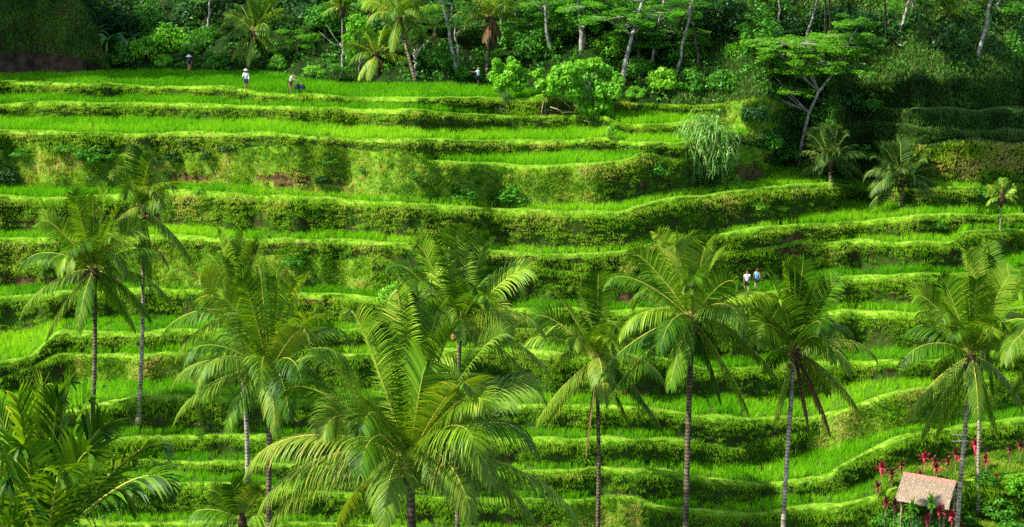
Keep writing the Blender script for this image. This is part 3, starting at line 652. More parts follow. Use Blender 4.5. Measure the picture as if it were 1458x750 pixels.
# ------------------------------------------------------------------ trees, shrubs, forest
def crown_leaves(mb, clumps, per, leaf=(0.34, 0.17), flat=0.0, r=None, tint=0.5, tsd=0.16, mat=0, up=0.35):
    """leaf-sized quads in clumps; clumps: (x, y, z, rx, rz)"""
    r = r or rng
    cl = np.asarray(clumps, float)
    K = len(cl); n = K * per
    C = np.repeat(cl, per, 0)
    d = r.normal(0, 1, (n, 3)); d /= np.linalg.norm(d, axis=1)[:, None]
    rad = r.uniform(0.35, 1.0, n) ** 0.6
    P = C[:, :3] + d * np.stack([C[:, 3], C[:, 3], C[:, 4]], -1) * rad[:, None]
    N = d * (1 - flat) + np.array([0, 0, up + flat * 1.5]) + r.normal(0, 0.45, (n, 3)) * (1 - 0.6 * flat)
    N /= np.linalg.norm(N, axis=1)[:, None]
    A = np.cross(N, r.normal(0, 1, (n, 3))); A /= np.linalg.norm(A, axis=1)[:, None]
    B = np.cross(N, A)
    s = r.uniform(0.65, 1.25, n)[:, None]
    A = A * leaf[0] * s / 2; B = B * leaf[1] * s / 2
    V = np.stack([P - A, P - A * .1 + B, P + A, P - A * .1 - B], 1)
    V[:, 2, 2] -= (leaf[0] * 0.25 * s[:, 0])          # tips hang a little
    ct = np.repeat(r.normal(0, 0.10, K), per)
    tt = np.clip(tint + ct + r.normal(0, tsd, n), 0, 1)
    mb.add(V.reshape(-1, 3), np.arange(n * 4).reshape(n, 4), mat, np.repeat(tt, 4))
def ell_clumps(r, k, R, Rz, cz=0.0, size=(0.28, 0.42), low=-0.6):
    out = []
    while len(out) < k:
        d = r.normal(0, 1, 3); d /= np.linalg.norm(d)
        if d[2] < low: continue
        q = r.uniform(0.45, 1.0) ** 0.5
        s = r.uniform(*size) * R
        out.append((d[0] * q * (R - s * .5), d[1] * q * (R - s * .5), cz + d[2] * q * (Rz - s * .4), s, s * 0.75))
    return out
M['leaf_bright'] = leaf_mat('leaf_bright_green', [(0.0, (0.055, 0.24, 0.006)), (0.5, (0.14, 0.43, 0.010)), (1.0, (0.30, 0.56, 0.04))], 0.40, rough=0.45)
M['leaf_mid'] = leaf_mat('leaf_mid_green', [(0.0, (0.022, 0.12, 0.006)), (0.5, (0.06, 0.25, 0.010)), (1.0, (0.14, 0.36, 0.025))], 0.35, rough=0.45)
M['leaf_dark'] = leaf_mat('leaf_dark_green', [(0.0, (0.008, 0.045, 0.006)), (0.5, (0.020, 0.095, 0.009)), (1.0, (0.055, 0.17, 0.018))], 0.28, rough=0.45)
M['leaf_feather'] = leaf_mat('leaf_feathery_green', [(0.0, (0.035, 0.17, 0.008)), (0.5, (0.085, 0.32, 0.012)), (1.0, (0.18, 0.42, 0.03))], 0.42, rough=0.5)
M['leaf_silver'] = leaf_mat('reed_pale_green', [(0.0, (0.06, 0.22, 0.02)), (0.5, (0.18, 0.38, 0.06)), (1.0, (0.42, 0.56, 0.18))], 0.35, rough=0.45)
M['leaf_red'] = leaf_mat('cordyline_red', [(0.0, (0.12, 0.010, 0.018)), (0.5, (0.34, 0.022, 0.042)), (1.0, (0.65, 0.10, 0.12))], 0.35, (1.4, 0.9, 0.9), rough=0.4)
M['leaf_maroon'] = leaf_mat('cordyline_maroon', [(0.0, (0.05, 0.015, 0.015)), (0.5, (0.16, 0.035, 0.03)), (1.0, (0.30, 0.16, 0.05))], 0.3, (1.3, 1.0, 0.9), rough=0.4)
M['wood'] = solid_mat('weathered_wood', [(0.3, (0.16, 0.11, 0.07)), (0.7, (0.38, 0.29, 0.19))], 5.0, 0.85, 0.3)
# shared crowns: a handful of each kind, re-used by many trees
CROWN = {}
for kind, nvar in (('broad', 5), ('tall', 4), ('shrub', 5), ('layered', 4)):
    for v in range(nvar):
        r = np.random.default_rng(500 + v + 17 * len(kind)); mb = MB()
        if kind == 'broad': crown_leaves(mb, ell_clumps(r, 46, 2.6, 2.1), 46, (0.42, 0.21), r=r)
        if kind == 'tall': crown_leaves(mb, ell_clumps(r, 48, 1.9, 3.3, size=(.25, .4)), 42, (0.36, 0.18), r=r)
        if kind == 'shrub': crown_leaves(mb, ell_clumps(r, 34, 1.3, 1.1, size=(.25, .42), low=-.35), 36, (0.26, 0.13), r=r)
        if kind == 'layered':
            cl = []
            for k in range(26):
                a = r.uniform(0, 6.28); q = r.uniform(.1, 1) ** .6 * 3.2; lay = r.integers(0, 3)
                cl.append((math.cos(a) * q, math.sin(a) * q, -1.0 + lay * 1.0 + r.normal(0, .2) - q * .12, r.uniform(.7, 1.2), r.uniform(.16, .28)))
            crown_leaves(mb, cl, 74, (0.26, 0.12), flat=0.8, r=r)
        for mt in ('leaf_bright', 'leaf_mid', 'leaf_dark', 'leaf_feather'):
            me = mb.mesh('crown', [M[mt]]); CROWN[kind, mt, v] = me
def limb_mesh(r, top, r0, spread, nb=6, mat='dark_bark', lean=(0, 0)):
    """tapered trunk to height top with limbs reaching into the crown"""
    mb = MB(); n = 8
    pts = [Vector((lean[0] * (k / n) + r.normal(0, .05) * (k > 0), lean[1] * (k / n), top * k / n - (0.3 if k == 0 else 0))) for k in range(n + 1)]
    tube(mb, pts, np.linspace(r0, r0 * .45, n + 1) * np.where(np.arange(n + 1) == 0, 1.4, 1), 7)
    for b in range(nb):
        k = int(r.integers(n // 2, n + 1)); a = r.uniform(0, 6.28); L = spread * r.uniform(.5, .95)
        d = Vector((math.cos(a), math.sin(a), r.uniform(.35, 1.1))) * L; p = pts[k]
        tube(mb, [p, p + d * .5 + Vector((0, 0, .1 * L)), p + d], [r0 * .38, r0 * .22, r0 * .07], 5)
    return mb.mesh('trunk', [M[mat]], smooth=True)
def tree(base, crown_c, rpx, Y, kind, mt, label, group=None, name='tree', cat='tree', bark='dark_bark', r0=0.14, zs=1.0, seed=0):
    """base: world foot; crown_c: photo pixel of crown centre; rpx: crown radius in photo pixels"""
    r = np.random.default_rng(seed)
    C = at(crown_c[0], crown_c[1], Y); Rm = rpx / px_per_m(Y)
    root = empty(name, base, label, cat, group)
    o = C - Vector(base)
    base_R = {'broad': 2.6, 'tall': 1.9, 'shrub': 1.3, 'layered': 3.7}[kind]
    sc = Rm / base_R
    if o.z > 0.5: link('trunk', limb_mesh(r, max(o.z, 0.4), r0, Rm * .9, 7, bark, (o.x, o.y)), root)
    else: link('stem', limb_mesh(r, max(o.z, 0.4), r0 * .5, Rm * .8, 5, bark, (o.x, o.y)), root)
    nv = {'broad': 5, 'tall': 4, 'shrub': 5, 'layered': 4}[kind]
    link('crown', CROWN[kind, mt, int(r.integers(0, nv))], root, o, (0, 0, r.uniform(0, 6.28)), (sc, sc, sc * zs))
    return root
def toeA(x, off):      # world foot, `off` metres behind the back edge of the uppermost terrace
    D = float(np.interp(x, X, Dt['A'])) + off; q = float(np.interp(x, X, rr(X, TOE['A'])))
    return Vector((D * q, D, ground_z(D * q, D) - .1))
# dark wood filling the slope behind: three ranks
rs = random.Random(5); k = 0
MARKS = [(60, 'earth mound'), (165, 'banana plants'), (250, 'first bright bushy tree'), (310, 'farmer in the conical hat'), (362, 'first forest edge palm'), (425, 'feathery light green tree'), (512, 'narrow yellow green tree'), (568, 'drooping forest palm'), (645, 'left leaning pale trunk'), (700, 'dry skirted palm'), (770, 'small round topped tree'), (840, 'large round bushy tree'), (890, 'thick pale forked tree'), (945, 'bright end step shrub'), (1000, 'dark thin trunk'), (1055, 'small light green tree'), (1110, 'straight thin pale trunk'), (1165, 'leaning feathery tree'), (1240, 'leaning feathery tree tip'), (1285, 'slanting bare trunk'), (1340, 'short thin trunk'), (1395, 'tallest bare trunk'), (1450, 'upper right corner shrub')]
def wood_label(x, y, kd, mt, off):
    lm = min(MARKS, key=lambda m: abs(m[0] - x)); side = 'left of' if x < lm[0] - 9 else 'right of' if x > lm[0] + 9 else 'above'
    t = '%s %s tree %s in the wood, %s %s the %s' % ({'leaf_dark': 'dark', 'leaf_mid': 'green', 'leaf_feather': 'pale'}[mt], {'broad': 'broad', 'tall': 'narrow', 'layered': 'layered'}[kd], 'deep' if off > 25 else 'forward' if off < 10 else 'halfway', 'high' if y < 8 else 'low' if y > 45 else 'midway', side, lm[1])
    return t
GRP = ['trees massed in the wood'] * 2
for off, cy, dy, rp, step in ((20, 8, 18, 46, 46), (9, 36, 20, 36, 36), (14, 22, 18, 40, 50), (32, -16, 12, 50, 64)):
    x = -40 + off
    while x < 1500:
        xx = x + rs.uniform(-10, 10); b = toeA(xx, off + rs.uniform(-2, 2))
        right = xx > 1090
        y = cy + rs.uniform(-dy, dy) + (18 if 1060 < xx and off < 25 else 0)
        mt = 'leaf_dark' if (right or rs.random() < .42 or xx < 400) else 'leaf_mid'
        kd = rs.choice(['broad', 'broad', 'tall', 'layered'])
        half = 0 if xx < 729 else 1
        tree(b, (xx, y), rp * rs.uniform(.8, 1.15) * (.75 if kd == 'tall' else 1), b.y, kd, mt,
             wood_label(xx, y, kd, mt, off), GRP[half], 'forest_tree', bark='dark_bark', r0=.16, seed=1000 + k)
        k += 1; x += step
for off, cy, dy, rp, step in ((5, 82, 14, 26, 44), (9, 58, 16, 34, 42), (15, 30, 18, 40, 48)):
    x = 1085 + off * 2
    while x < 1520:
        xx = x + rs.uniform(-10, 10); b = toeA(xx, off + rs.uniform(-1.5, 1.5))
        y = cy + rs.uniform(-dy, dy); kd = rs.choice(['broad', 'layered', 'tall'])
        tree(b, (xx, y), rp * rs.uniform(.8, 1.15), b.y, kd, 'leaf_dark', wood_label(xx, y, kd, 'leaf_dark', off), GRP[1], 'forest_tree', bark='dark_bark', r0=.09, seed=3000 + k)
        k += 1; x += step
# tall trees whose crowns stand above the view and shade the right hand banks
for i, (px_, py_, t, rp) in enumerate([(1390, 165, 22, 4.4), (1425, 205, 25, 4.4), (1455, 150, 22, 4.4)]):
    c = ground_px(px_, py_) + SUN_DIR * t; xp = float(project(np.array([[c.x, c.y, c.z]]))[0][0]); b = toeA(xp, 3.5 + 1.5 * (i % 4)); r = np.random.default_rng(190 + i)
    root = empty('forest_tree', b, 'dark slim trunk in the upper right wood whose crown stands above the view', 'tree', 'tall trees with crowns above the view'); o = c - b
    link('trunk', limb_mesh(r, o.z, .11, rp * .9, 8, 'dark_bark', (o.x, o.y)), root); link('crown', CROWN['broad', 'leaf_dark', i % 5], root, o, (0, 0, i), (rp / 2.6,) * 3)
# trees and shrubs one can tell apart: (kind, leaf, x, metres behind the field edge, crown y, radius px, height squash, label)
for t in [
 ('shrub','leaf_mid',172,1.5,80,22,1,'leafy green shrub at the foot of the dark earth mound'),
 ('shrub','leaf_bright',205,2.5,74,26,1,'bright leafy shrub between the earth mound and the farmer in the conical hat'),
 ('broad','leaf_bright',240,5,58,32,1,'bright bushy tree above and left of the farmer in the conical hat'),
 ('tall','leaf_mid',215,8,36,24,1,'upright green tree behind the banana plants'),
 ('shrub','leaf_bright',234,1.2,88,14,1,'low bright shrub at the field edge left of the farmer in the conical hat'),
 ('broad','leaf_mid',290,6,62,30,1,'mid green tree right behind the farmer in the conical hat'),
 ('shrub','leaf_mid',308,1.5,88,18,.9,'low leafy shrub right of the farmer in the conical hat'),
 ('layered','leaf_feather',425,5,52,40,1.1,'feathery light green tree right of the first forest edge palm'),
 ('shrub','leaf_mid',398,1.5,90,17,.9,'dark green shrub under the feathery light green tree'),
 ('shrub','leaf_bright',447,1.0,101,17,.6,'low round yellowish bush at the field edge right of the feathery tree'),
 ('tall','leaf_bright',512,2.5,62,25,1,'narrow yellow green tree with a pale stem by the low stump-trunked palm'),
 ('shrub','leaf_mid',478,1.2,98,13,.8,'small dark shrub left of the narrow yellow green tree'),
 ('broad','leaf_mid',628,4,84,27,1,'bushy green tree between two forest edge palms'),
 ('shrub','leaf_mid',655,2,104,18,.8,'low shrub beside the two leaning pale trunks'),
 ('broad','leaf_mid',760,6,66,32,1,'dull green tree behind the small round topped tree'),
 ('broad','leaf_bright',868,9,68,30,1,'light green tree behind the large round bushy tree'),
 ('broad','leaf_mid',905,5,100,28,1,'mid green tree at the right rim of the large round bushy tree'),
 ('shrub','leaf_bright',944,2,116,26,1,'bright shrub above the right end rice steps'),
 ('shrub','leaf_mid',985,2,118,26,1,'green shrub above the right end rice steps, beside the bright one'),
 ('broad','leaf_mid',975,8,78,32,1,'mid green tree above the pair of shrubs at the right end steps'),
 ('broad','leaf_bright',1052,8,74,22,.9,'small light green tree left of the leaning feathery tree'),
 ('shrub','leaf_mid',1030,2,118,26,1,'dull shrub below the small light green tree'),
 ('broad','leaf_mid',1080,12,48,34,1,'mid green tree behind the leaning feathery tree'),
 ('tall','leaf_mid',1345,10,62,22,1,'narrow tree between the two tall bare pale trunks'),
 ('broad','leaf_mid',1428,6,78,34,1.2,'mid green tree at the upper right corner beside a bare pale trunk'),
 ('tall','leaf_bright',1306,14,22,14,1,'small sunlit tree top right of the slanting bare trunk'),
 ('shrub','leaf_mid',1448,2,122,22,1,'shrub at the right edge on the shaded woodland bank')]:
    kd, mt, x, off, cy, rp, zs, lab = t
    b = toeA(x, off); tree(b, (x, cy), rp, b.y, kd, mt, lab, None, 'shrub' if kd == 'shrub' else 'tree', 'shrub' if kd == 'shrub' else 'tree', 'pale_bark' if 'pale' in lab else 'dark_bark', .08, zs, seed=int(x))
# shrubs standing on the terraces themselves: (x, foot y, radius px, leaf, squash, label)
for x, y, rp, mt, zs, lab in [
 (1090,215,24,'leaf_mid',1,'shrub at the foot of the leaning feathery tree'),
 (1120,228,20,'leaf_mid',.9,'round shrub left of the palms on the right hand banks'),
 (1075,175,24,'leaf_dark',.9,'dark shrub above the grassy ramp right of the reed clump'),
 (1160,180,26,'leaf_mid',.9,'shrub behind the left one of the two palms on the right banks'),
 (1205,155,26,'leaf_dark',.8,'dark shrub right of the leaning feathery tree trunk'),
 (1240,160,22,'leaf_mid',.7,'low shrub under the drooping branch of the feathery tree'),
 (1228,225,20,'leaf_mid',.8,'shrub between the two palms on the right banks'),
 (1392,282,17,'leaf_mid',.9,'round shrub at the end of the short strip left of the areca palm'),
 (1335,325,14,'leaf_mid',.7,'low weedy bush at the top of the brown footpath'),
 (562,432,26,'leaf_bright',.9,'tall leafy bush on the bank above the largest palm'),
 (128,232,24,'leaf_mid',.8,'weedy bush on the big grass slope at the left'),
 (10,262,26,'leaf_dark',.9,'dark bush at the left edge at the foot of the big grass slope'),
 (722,286,34,'leaf_mid',.55,'broad weedy thicket on the slope below the notched rice strip'),
 (660,282,22,'leaf_mid',.5,'smaller weedy thicket left of the broad one'),
 (935,250,22,'leaf_mid',.8,'leafy bush left of the reed clump'),
 (283,276,10,'leaf_bright',.8,'small bright bush at the foot of the slope near the slender palm'),
 (458,262,13,'leaf_dark',.8,'small dark bush on the bare part of the big grass slope'),
 (268,210,13,'leaf_dark',.9,'dark little bush on the rim above the big grass slope'),
 (1080,298,15,'leaf_bright',.6,'pale leafy plant on the bank below the reed clump'),
 (1112,300,12,'leaf_bright',.6,'smaller pale leafy plant right of its twin on the bank below the reeds'),
 (420,378,20,'leaf_mid',.6,'weedy bush above the bushy palm, by a bare earth patch'),
 (1290,240,17,'leaf_dark',.7,'dark bush behind the right one of the two palms on the banks'),
 (905,140,15,'leaf_bright',.9,'yellowish bush right of the large round bushy tree'),
 (1265,746,26,'leaf_mid',.8,'leafy shrub in front of the left hut corner'),
 (1420,735,30,'leaf_mid',.9,'spreading shrub right of the hut in the lower right corner'),
 (1448,705,30,'leaf_bright',.9,'bright shrub at the right edge beside the hut palms'),
 (1405,690,18,'leaf_mid',.9,'shrub between the two trunks beside the hut and the right edge'),
 (1440,770,28,'leaf_mid',.9,'shrub at the very lower right corner'),
 (1378,748,14,'leaf_mid',.9,'small shrub at the foot of the pale palm by the hut'),
 (185,720,15,'leaf_mid',1,'leafy bush right of the dark young palm'),
 (1284,760,26,'leaf_mid',1,'small shrub before the left post of the hut'),
 (1310,762,26,'leaf_dark',1,'dark shrub before the middle of the hut front'),
 (1342,766,28,'leaf_mid',1,'shrub before the right post of the hut'),
 (235,650,10,'leaf_bright',.7,'low leafy plant near the right tip of the dark young palm')]:
    b = ground_px(x, y); Rm = rp / px_per_m(b.y); c = b + Vector((0, 0, Rm * .55 * zs))
    root = empty('shrub', b, lab, 'shrub'); r = np.random.default_rng(int(x * 7 + y)); sc = Rm / 1.3
    link('stem', limb_mesh(r, Rm * .5, .04, Rm * .8, 6), root)
    link('crown', CROWN['shrub', mt, int(r.integers(0, 5))], root, (0, 0, Rm * .5 * zs), (0, 0, r.uniform(0, 6.28)), (sc, sc, sc * zs))
for i, (x, y, rp) in enumerate([(215,232,24),(248,228,26),(300,226,22),(328,216,18),(98,216,22),(152,224,24),(36,222,20),(470,232,16),(520,246,14),(590,252,16)]):
    b = ground_px(x, y); Rm = rp / px_per_m(b.y); r = np.random.default_rng(600 + i); sc = Rm / 1.3
    root = empty('shrub', b, 'low %s weedy thicket sprawling on the big grass slope' % ('dark' if i < 4 else 'green'), 'shrub', 'weedy thickets on the big grass slope')
    link('stem', limb_mesh(r, Rm * .3, .03, Rm * .7, 6), root)
    link('crown', CROWN['shrub', 'leaf_dark' if i < 4 else 'leaf_mid', i % 5], root, (0, 0, Rm * .2), (0, 0, r.uniform(0, 6.28)), (sc, sc * .7, sc * .5))  # first four: dark leaves paint a shadow lying on the slope's weeds
# bare trunks rising out of the picture, their crowns high above
def pole_tree(x0, y0, x1, y1, wpx, lab, off=None, bark='pale_bark', mt='leaf_mid', crown=True, seed=0):
    b = toeA(x0, off) if off is not None else ground_px(x0, y0)
    Y = b.y; T = at(x1, y1, Y)
    d = T - b; T2 = b + d * 1.5 if crown else T
    r = np.random.default_rng(seed + int(x0)); w = wpx / px_per_m(Y) / 2 * .8
    root = empty('tall_tree', b, lab, 'tree')
    n = 12; mb = MB(); pts = []
    for k in range(n + 1):
        s = k / n; pts.append((T2 - b) * s + Vector((r.normal(0, .06), 0, -.3 if k == 0 else 0)))
    tube(mb, pts, np.linspace(w * 1.15, w * .6, n + 1), 8)
    for k in (7, 8, 9, 10, 11):
        a = r.uniform(0, 6.28); e = Vector((math.cos(a), math.sin(a) * .6, r.uniform(.3, .9))) * r.uniform(1.2, 2.6)
        tube(mb, [pts[k], pts[k] + e * .5, pts[k] + e + Vector((0, 0, .3))], [w * .35, w * .2, w * .05], 5)
    link('trunk', mb.mesh('trunk', [M[bark]], smooth=True), root)
    if crown:
        sc = r.uniform(.8, 1.15); link('crown', CROWN['layered', mt, int(r.integers(0, 4))], root, T2 - b, (0, 0, r.uniform(0, 6)), (sc, sc, sc * 1.1))
    return root
for a in [
 (1274,108,1294,0,6,'tall bare pale trunk slanting right in the shaded wood',6),(1391,132,1411,0,6.5,'tallest bare pale trunk, near the upper right corner',3),
 (1291,86,1302,0,4,'thin pale trunk just right of the slanting bare one',10),(1106,92,1110,0,4,'straight thin pale trunk behind the leaning feathery tree',9),
 (1140,125,1164,0,4.5,'pale trunk rising behind the crown of the leaning feathery tree',6),(1331,110,1339,60,3.5,'short thin trunk between the two tall bare trunks',4),
 (299,60,297,0,4.5,'straight grey trunk above the farmer in the conical hat',8),(123,45,117,-6,5,'grey trunk on the brow of the earth mound',10),
 (650,112,632,0,6,'pale trunk leaning left behind the standing visitor in the pale blue shirt',2),(656,112,646,40,4,'second thinner pale trunk beside the left leaning one',2.5),
 (783,100,776,10,6,'straight pale trunk left of the large round bushy tree',7),(828,92,824,4,8,'thick pale trunk rising behind the large round bushy tree',8),
 (995,105,985,20,4.5,'dark thin trunk above the right end rice steps',6),(962,95,985,0,4.5,'pale trunk leaning right above the right end rice steps',5),
 (592,112,590,70,3.5,'thin pale trunk below the drooping forest palm',2),(487,112,487,62,4,'thin white stem at the field edge under the narrow yellow green tree',1.5),
 (715,60,708,-5,4,'grey trunk behind the forest palm with dry fronds',9),(1415,70,1422,0,4,'thin trunk beside the tallest bare trunk',9)]:
    x0, y0, x1, y1, w, lab, off = a
    pole_tree(x0, y0, x1, y1, w, lab, off, 'dark_bark' if 'dark' in lab else 'pale_bark', crown=(y1 < 45), seed=3)
# feathery trees with flat layered foliage on visible limbs
def feather_tree(base, path, layers, w, lab, seed, back=0.0, mt='leaf_feather', tint=.5):
    """path: photo pixels of the trunk line; layers: (x, y, half width px) foliage pads"""
    b = base; Y = b.y; r = np.random.default_rng(seed)
    root = empty('feathery_tree', b, lab, 'tree'); mb = MB()
    pp = [Vector((0, 0, -.3))] + [at(x, y, Y) - b for x, y in path]
    rad = np.linspace(w, w * .35, len(pp)); tube(mb, pp, rad, 8)
    fol = MB()
    for x, y, hw in layers:
        dep = r.uniform(-1.2, 1.2); C = at(x, y, Y + dep) - b; R_ = hw / px_per_m(Y)
        s = min(range(len(pp)), key=lambda k: (pp[k] - (C - Vector((0, 0, 1.2)))).length); p = pp[max(1, s)]
        tube(mb, [p, p.lerp(C, .5) + Vector((0, 0, -.15)), C - Vector((0, 0, .1)), C + Vector((R_ * .4 * r.choice([-1, 1]), 0, .15))], [w * .45, w * .3, w * .18, w * .05], 5)
        cl = []
        for k in range(int(8 + hw * .42)):
            q = r.uniform(-1, 1) * R_; q2 = r.uniform(-.8, .8) * R_
            e = C + Vector((q, q2, r.normal(0, .16) - abs(q) * .10 + .1))
            cl.append((e.x, e.y, e.z, r.uniform(.4, .75), r.uniform(.10, .2)))
            if k % 3 == 0: tube(mb, [C - Vector((0, 0, .1)), C.lerp(e, .6) + Vector((0, 0, .05)), e], [w * .16, w * .1, w * .03], 4)
        crown_leaves(fol, cl, 64, (0.24, 0.12), flat=.8, r=r, tint=tint)
    link('trunk', mb.mesh('trunk', [M['pale_bark']], smooth=True), root)
    link('crown', fol.mesh('crown', [M[mt]]), root)
feather_tree(G(1137, 234), [(1142,200),(1152,160),(1166,130),(1188,102),(1205,70),(1215,48)], [(1200,50,50),(1222,34,28),(1135,60,56),(1165,72,46),(1192,97,50),(1098,60,34),(1095,98,44),(1150,98,38),(1078,124,50),(1118,130,42),(1062,112,34),(1180,66,46),(1228,58,32),(1110,76,40),(1150,84,46),(1210,72,34)],
             .17, 'leaning feathery tree with flat layered foliage and a pale forked trunk', 31, tint=.72)
feather_tree(toeA(886, 3), [(886,118),(890,90),(900,50),(914,2)], [(872,24,42),(930,14,44),(842,8,46),(890,-8,46),(905,34,30)], .26, 'feathery tree on a thick pale trunk right of the large round bushy tree', 32)
feather_tree(toeA(926, 7), [(927,100),(932,62),(938,30),(945,0)], [(962,44,46),(905,48,32),(990,60,36),(950,18,44),(930,62,26)], .17, 'feathery tree with a forked pale stem above the right end rice steps', 33)
feather_tree(toeA(1010, 12), [(1008,90),(1012,50),(1020,10)], [(1012,28,52),(1045,12,48),(1070,36,38),(1000,-4,50),(1035,52,34)], .16, 'feathery tree crown at the top, left of the leaning feathery tree', 34)
feather_tree(toeA(800, 10), [(800,85),(797,40),(792,0)], [(746,38,32),(790,22,42),(815,47,32),(770,8,46),(830,16,36),(800,60,24)], .17, 'feathery tree spreading above the small round topped tree', 35)
# trees on the upper terraces
def round_tree(base_px, clumps, leaf, mt, lab, stems, per=60, seed=1, w=.07):
    b = ground_px(*base_px); Y = b.y; r = np.random.default_rng(seed); s = px_per_m(Y)
    root = empty('small_tree', b, lab, 'tree'); mb = MB(); fol = MB(); cl = []
    for x, y, rp in clumps:
        c = at(x, y, Y + r.uniform(-.9, .9) * rp / s) - b; R_ = rp / s
        for k in range(8):
            d = r.normal(0, 1, 3); d /= np.linalg.norm(d); cl.append((c.x + d[0] * R_ * .55, c.y + d[1] * R_ * .75, c.z + d[2] * R_ * .55, R_ * .58, R_ * .5))
    for sx, sy in stems:
        f = ground_px(sx, sy) - b; f.z = min(f.z, .3)
        for x, y, rp in clumps[::2]:
            c = at(x, y, Y) - b; tube(mb, [Vector((f.x, f.y * .3, -.2)), Vector((f.x * .9, f.y * .2, c.z * .45)), c], [w, w * .7, w * .25], 6)
    crown_leaves(fol, cl, int(per * 1.9), (leaf[0] * .95, leaf[1] * 1.05), r=r)
    link('trunk', mb.mesh('trunk', [M['pale_bark']], smooth=True), root)
    link('crown', fol.mesh('crown', [M[mt]]), root)
round_tree((840, 168), [(832,105,22),(800,112,20),(862,112,22),(815,96,14),(848,94,15),(790,122,13),(872,128,18),(845,130,22),(815,128,18),(858,146,15),(838,152,14),(880,112,10)], (0.36, .2), 'leaf_bright', 'large round bushy tree at the broken end of the top field', [(835,168),(850,168)], 56, 41)
round_tree((720, 163), [(712,98,11),(732,96,11),(704,108,10),(745,108,12),(722,110,15),(738,120,11),(710,122,10),(728,86,6),(707,88,6)], (0.30, .16), 'leaf_bright', 'small round topped tree on thin pink stems below the top field', [(712,163),(719,163),(726,162)], 44, 42, .035)
round_tree((776, 164), [(766,104,9),(776,116,10),(780,130,8),(768,120,7)], (0.26, .14), 'leaf_bright', 'thin sapling between the small round topped tree and the large bushy one', [(776,164)], 34, 43, .03)
round_tree((872, 198), [(872,184,7),(868,190,5)], (0.22, .12), 'leaf_bright', 'tiny sapling in the rice under the large round bushy tree', [(872,198)], 26, 44, .02)
# palms of the forest edge and of the right hand banks
def fan(cx, cy, rpx, n, seed, low=-.75, hi=1.0):
    r = random.Random(seed); out = []
    for k in range(n):
        a = math.pi * (-0.18 + 1.36 * (k + r.uniform(-.3, .3)) / (n - 1)); q = rpx * r.uniform(.8, 1.08)
        x = cx + math.cos(a) * q; y = cy - math.sin(a) * q * .95 + abs(math.cos(a)) * rpx * .28
        out.append((x, y))
    return out
FE = 'coconut palms along the forest edge'
palm((362, 48), G(352, 105).y + .5, 3.4, [(312,44),(318,62),(330,84),(352,92),(382,88),(398,80),(422,70),(424,32),(408,20),(395,0),(340,10),(320,26),(365,-12),(380,-5),(348,-8),(400,60)], 'first palm at the forest edge, behind the man in the white shirt and hat', (352, 105), 51, 'palm_bark_dark', .14, .11, .05, 50, 3, FE, .07, .95, pale=.6, extra=4)
palm((568, 28), toeA(595, 4).y, 3.5, [(515,10),(522,34),(545,60),(558,72),(590,75),(612,58),(628,40),(640,20),(610,-5),(560,-20),(540,-10),(585,-25),(530,0),(600,30)], 'drooping forest palm above the low stump-trunked palm', (592, 115), 52, 'palm_bark_dark', .13, .1, .05, 50, 3, FE, .07, .95, pale=.5, extra=4)
palm((536, 82), G(536, 111).y + 1, 2.9, [(505,50),(520,46),(497,92),(510,112),(560,62),(585,68),(575,90),(600,100),(548,112),(525,112),(545,45),(490,70)], 'low stump-trunked palm at the forest edge with skirts of dry leaves', (536, 112), 53, 'palm_bark_dark', .2, .16, 0, 46, 0, FE, .07, .9, pale=.5, extra=3, dead=((520,112),(545,114),(532,114),(556,112)))
palm((697, 27), toeA(693, 4).y, 3.3, [(640,30),(648,52),(660,38),(750,40),(757,16),(735,2),(720,-15),(690,-25),(665,-10),(650,8),(742,26),(710,-20),(680,5)], 'forest palm with a brown skirt of dry fronds, above the pale blue shirted visitor', (693, 116), 54, 'palm_bark_dark', .15, .12, .05, 50, 4, FE, .07, .9, pale=.7, extra=3, dead=((706,62),(690,60),(698,66),(712,52)))
RB = 'palms on the right hand banks'
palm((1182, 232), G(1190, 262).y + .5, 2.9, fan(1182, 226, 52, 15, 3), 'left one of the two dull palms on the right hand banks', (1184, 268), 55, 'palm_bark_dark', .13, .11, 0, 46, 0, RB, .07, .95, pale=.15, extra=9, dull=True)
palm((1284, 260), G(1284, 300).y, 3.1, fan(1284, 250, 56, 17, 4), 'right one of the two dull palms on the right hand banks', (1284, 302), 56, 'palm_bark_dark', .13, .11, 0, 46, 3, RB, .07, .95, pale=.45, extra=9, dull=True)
palm((1426, 282), G(1424, 360).y, 1.4, fan(1426, 280, 25, 11, 6), 'slim areca palm on a thin straight stem below the shaded bank', (1424, 360), 57, 'palm_bark', .06, .045, .03, 18, 0, None, .10, .5, pale=.1, extra=2, name='areca_palm', fwd=1.1)
palm((487, 14), toeA(487, 5).y, 1.7, fan(487, 12, 26, 11, 8), 'slim areca palm between the feathery light green tree and the narrow tree', None, 58, 'palm_bark', .07, .05, .03, 18, 0, None, .12, .55, pale=.1, extra=2, name='areca_palm', fwd=1.1)
palm((1352, 20), toeA(1352, 8).y, 1.6, fan(1352, 18, 24, 9, 9), 'small palm crown lost in the shaded wood between the bare trunks', None, 59, 'palm_bark', .08, .06, .03, 26, 0, None, .08, .6, pale=.1, extra=2)
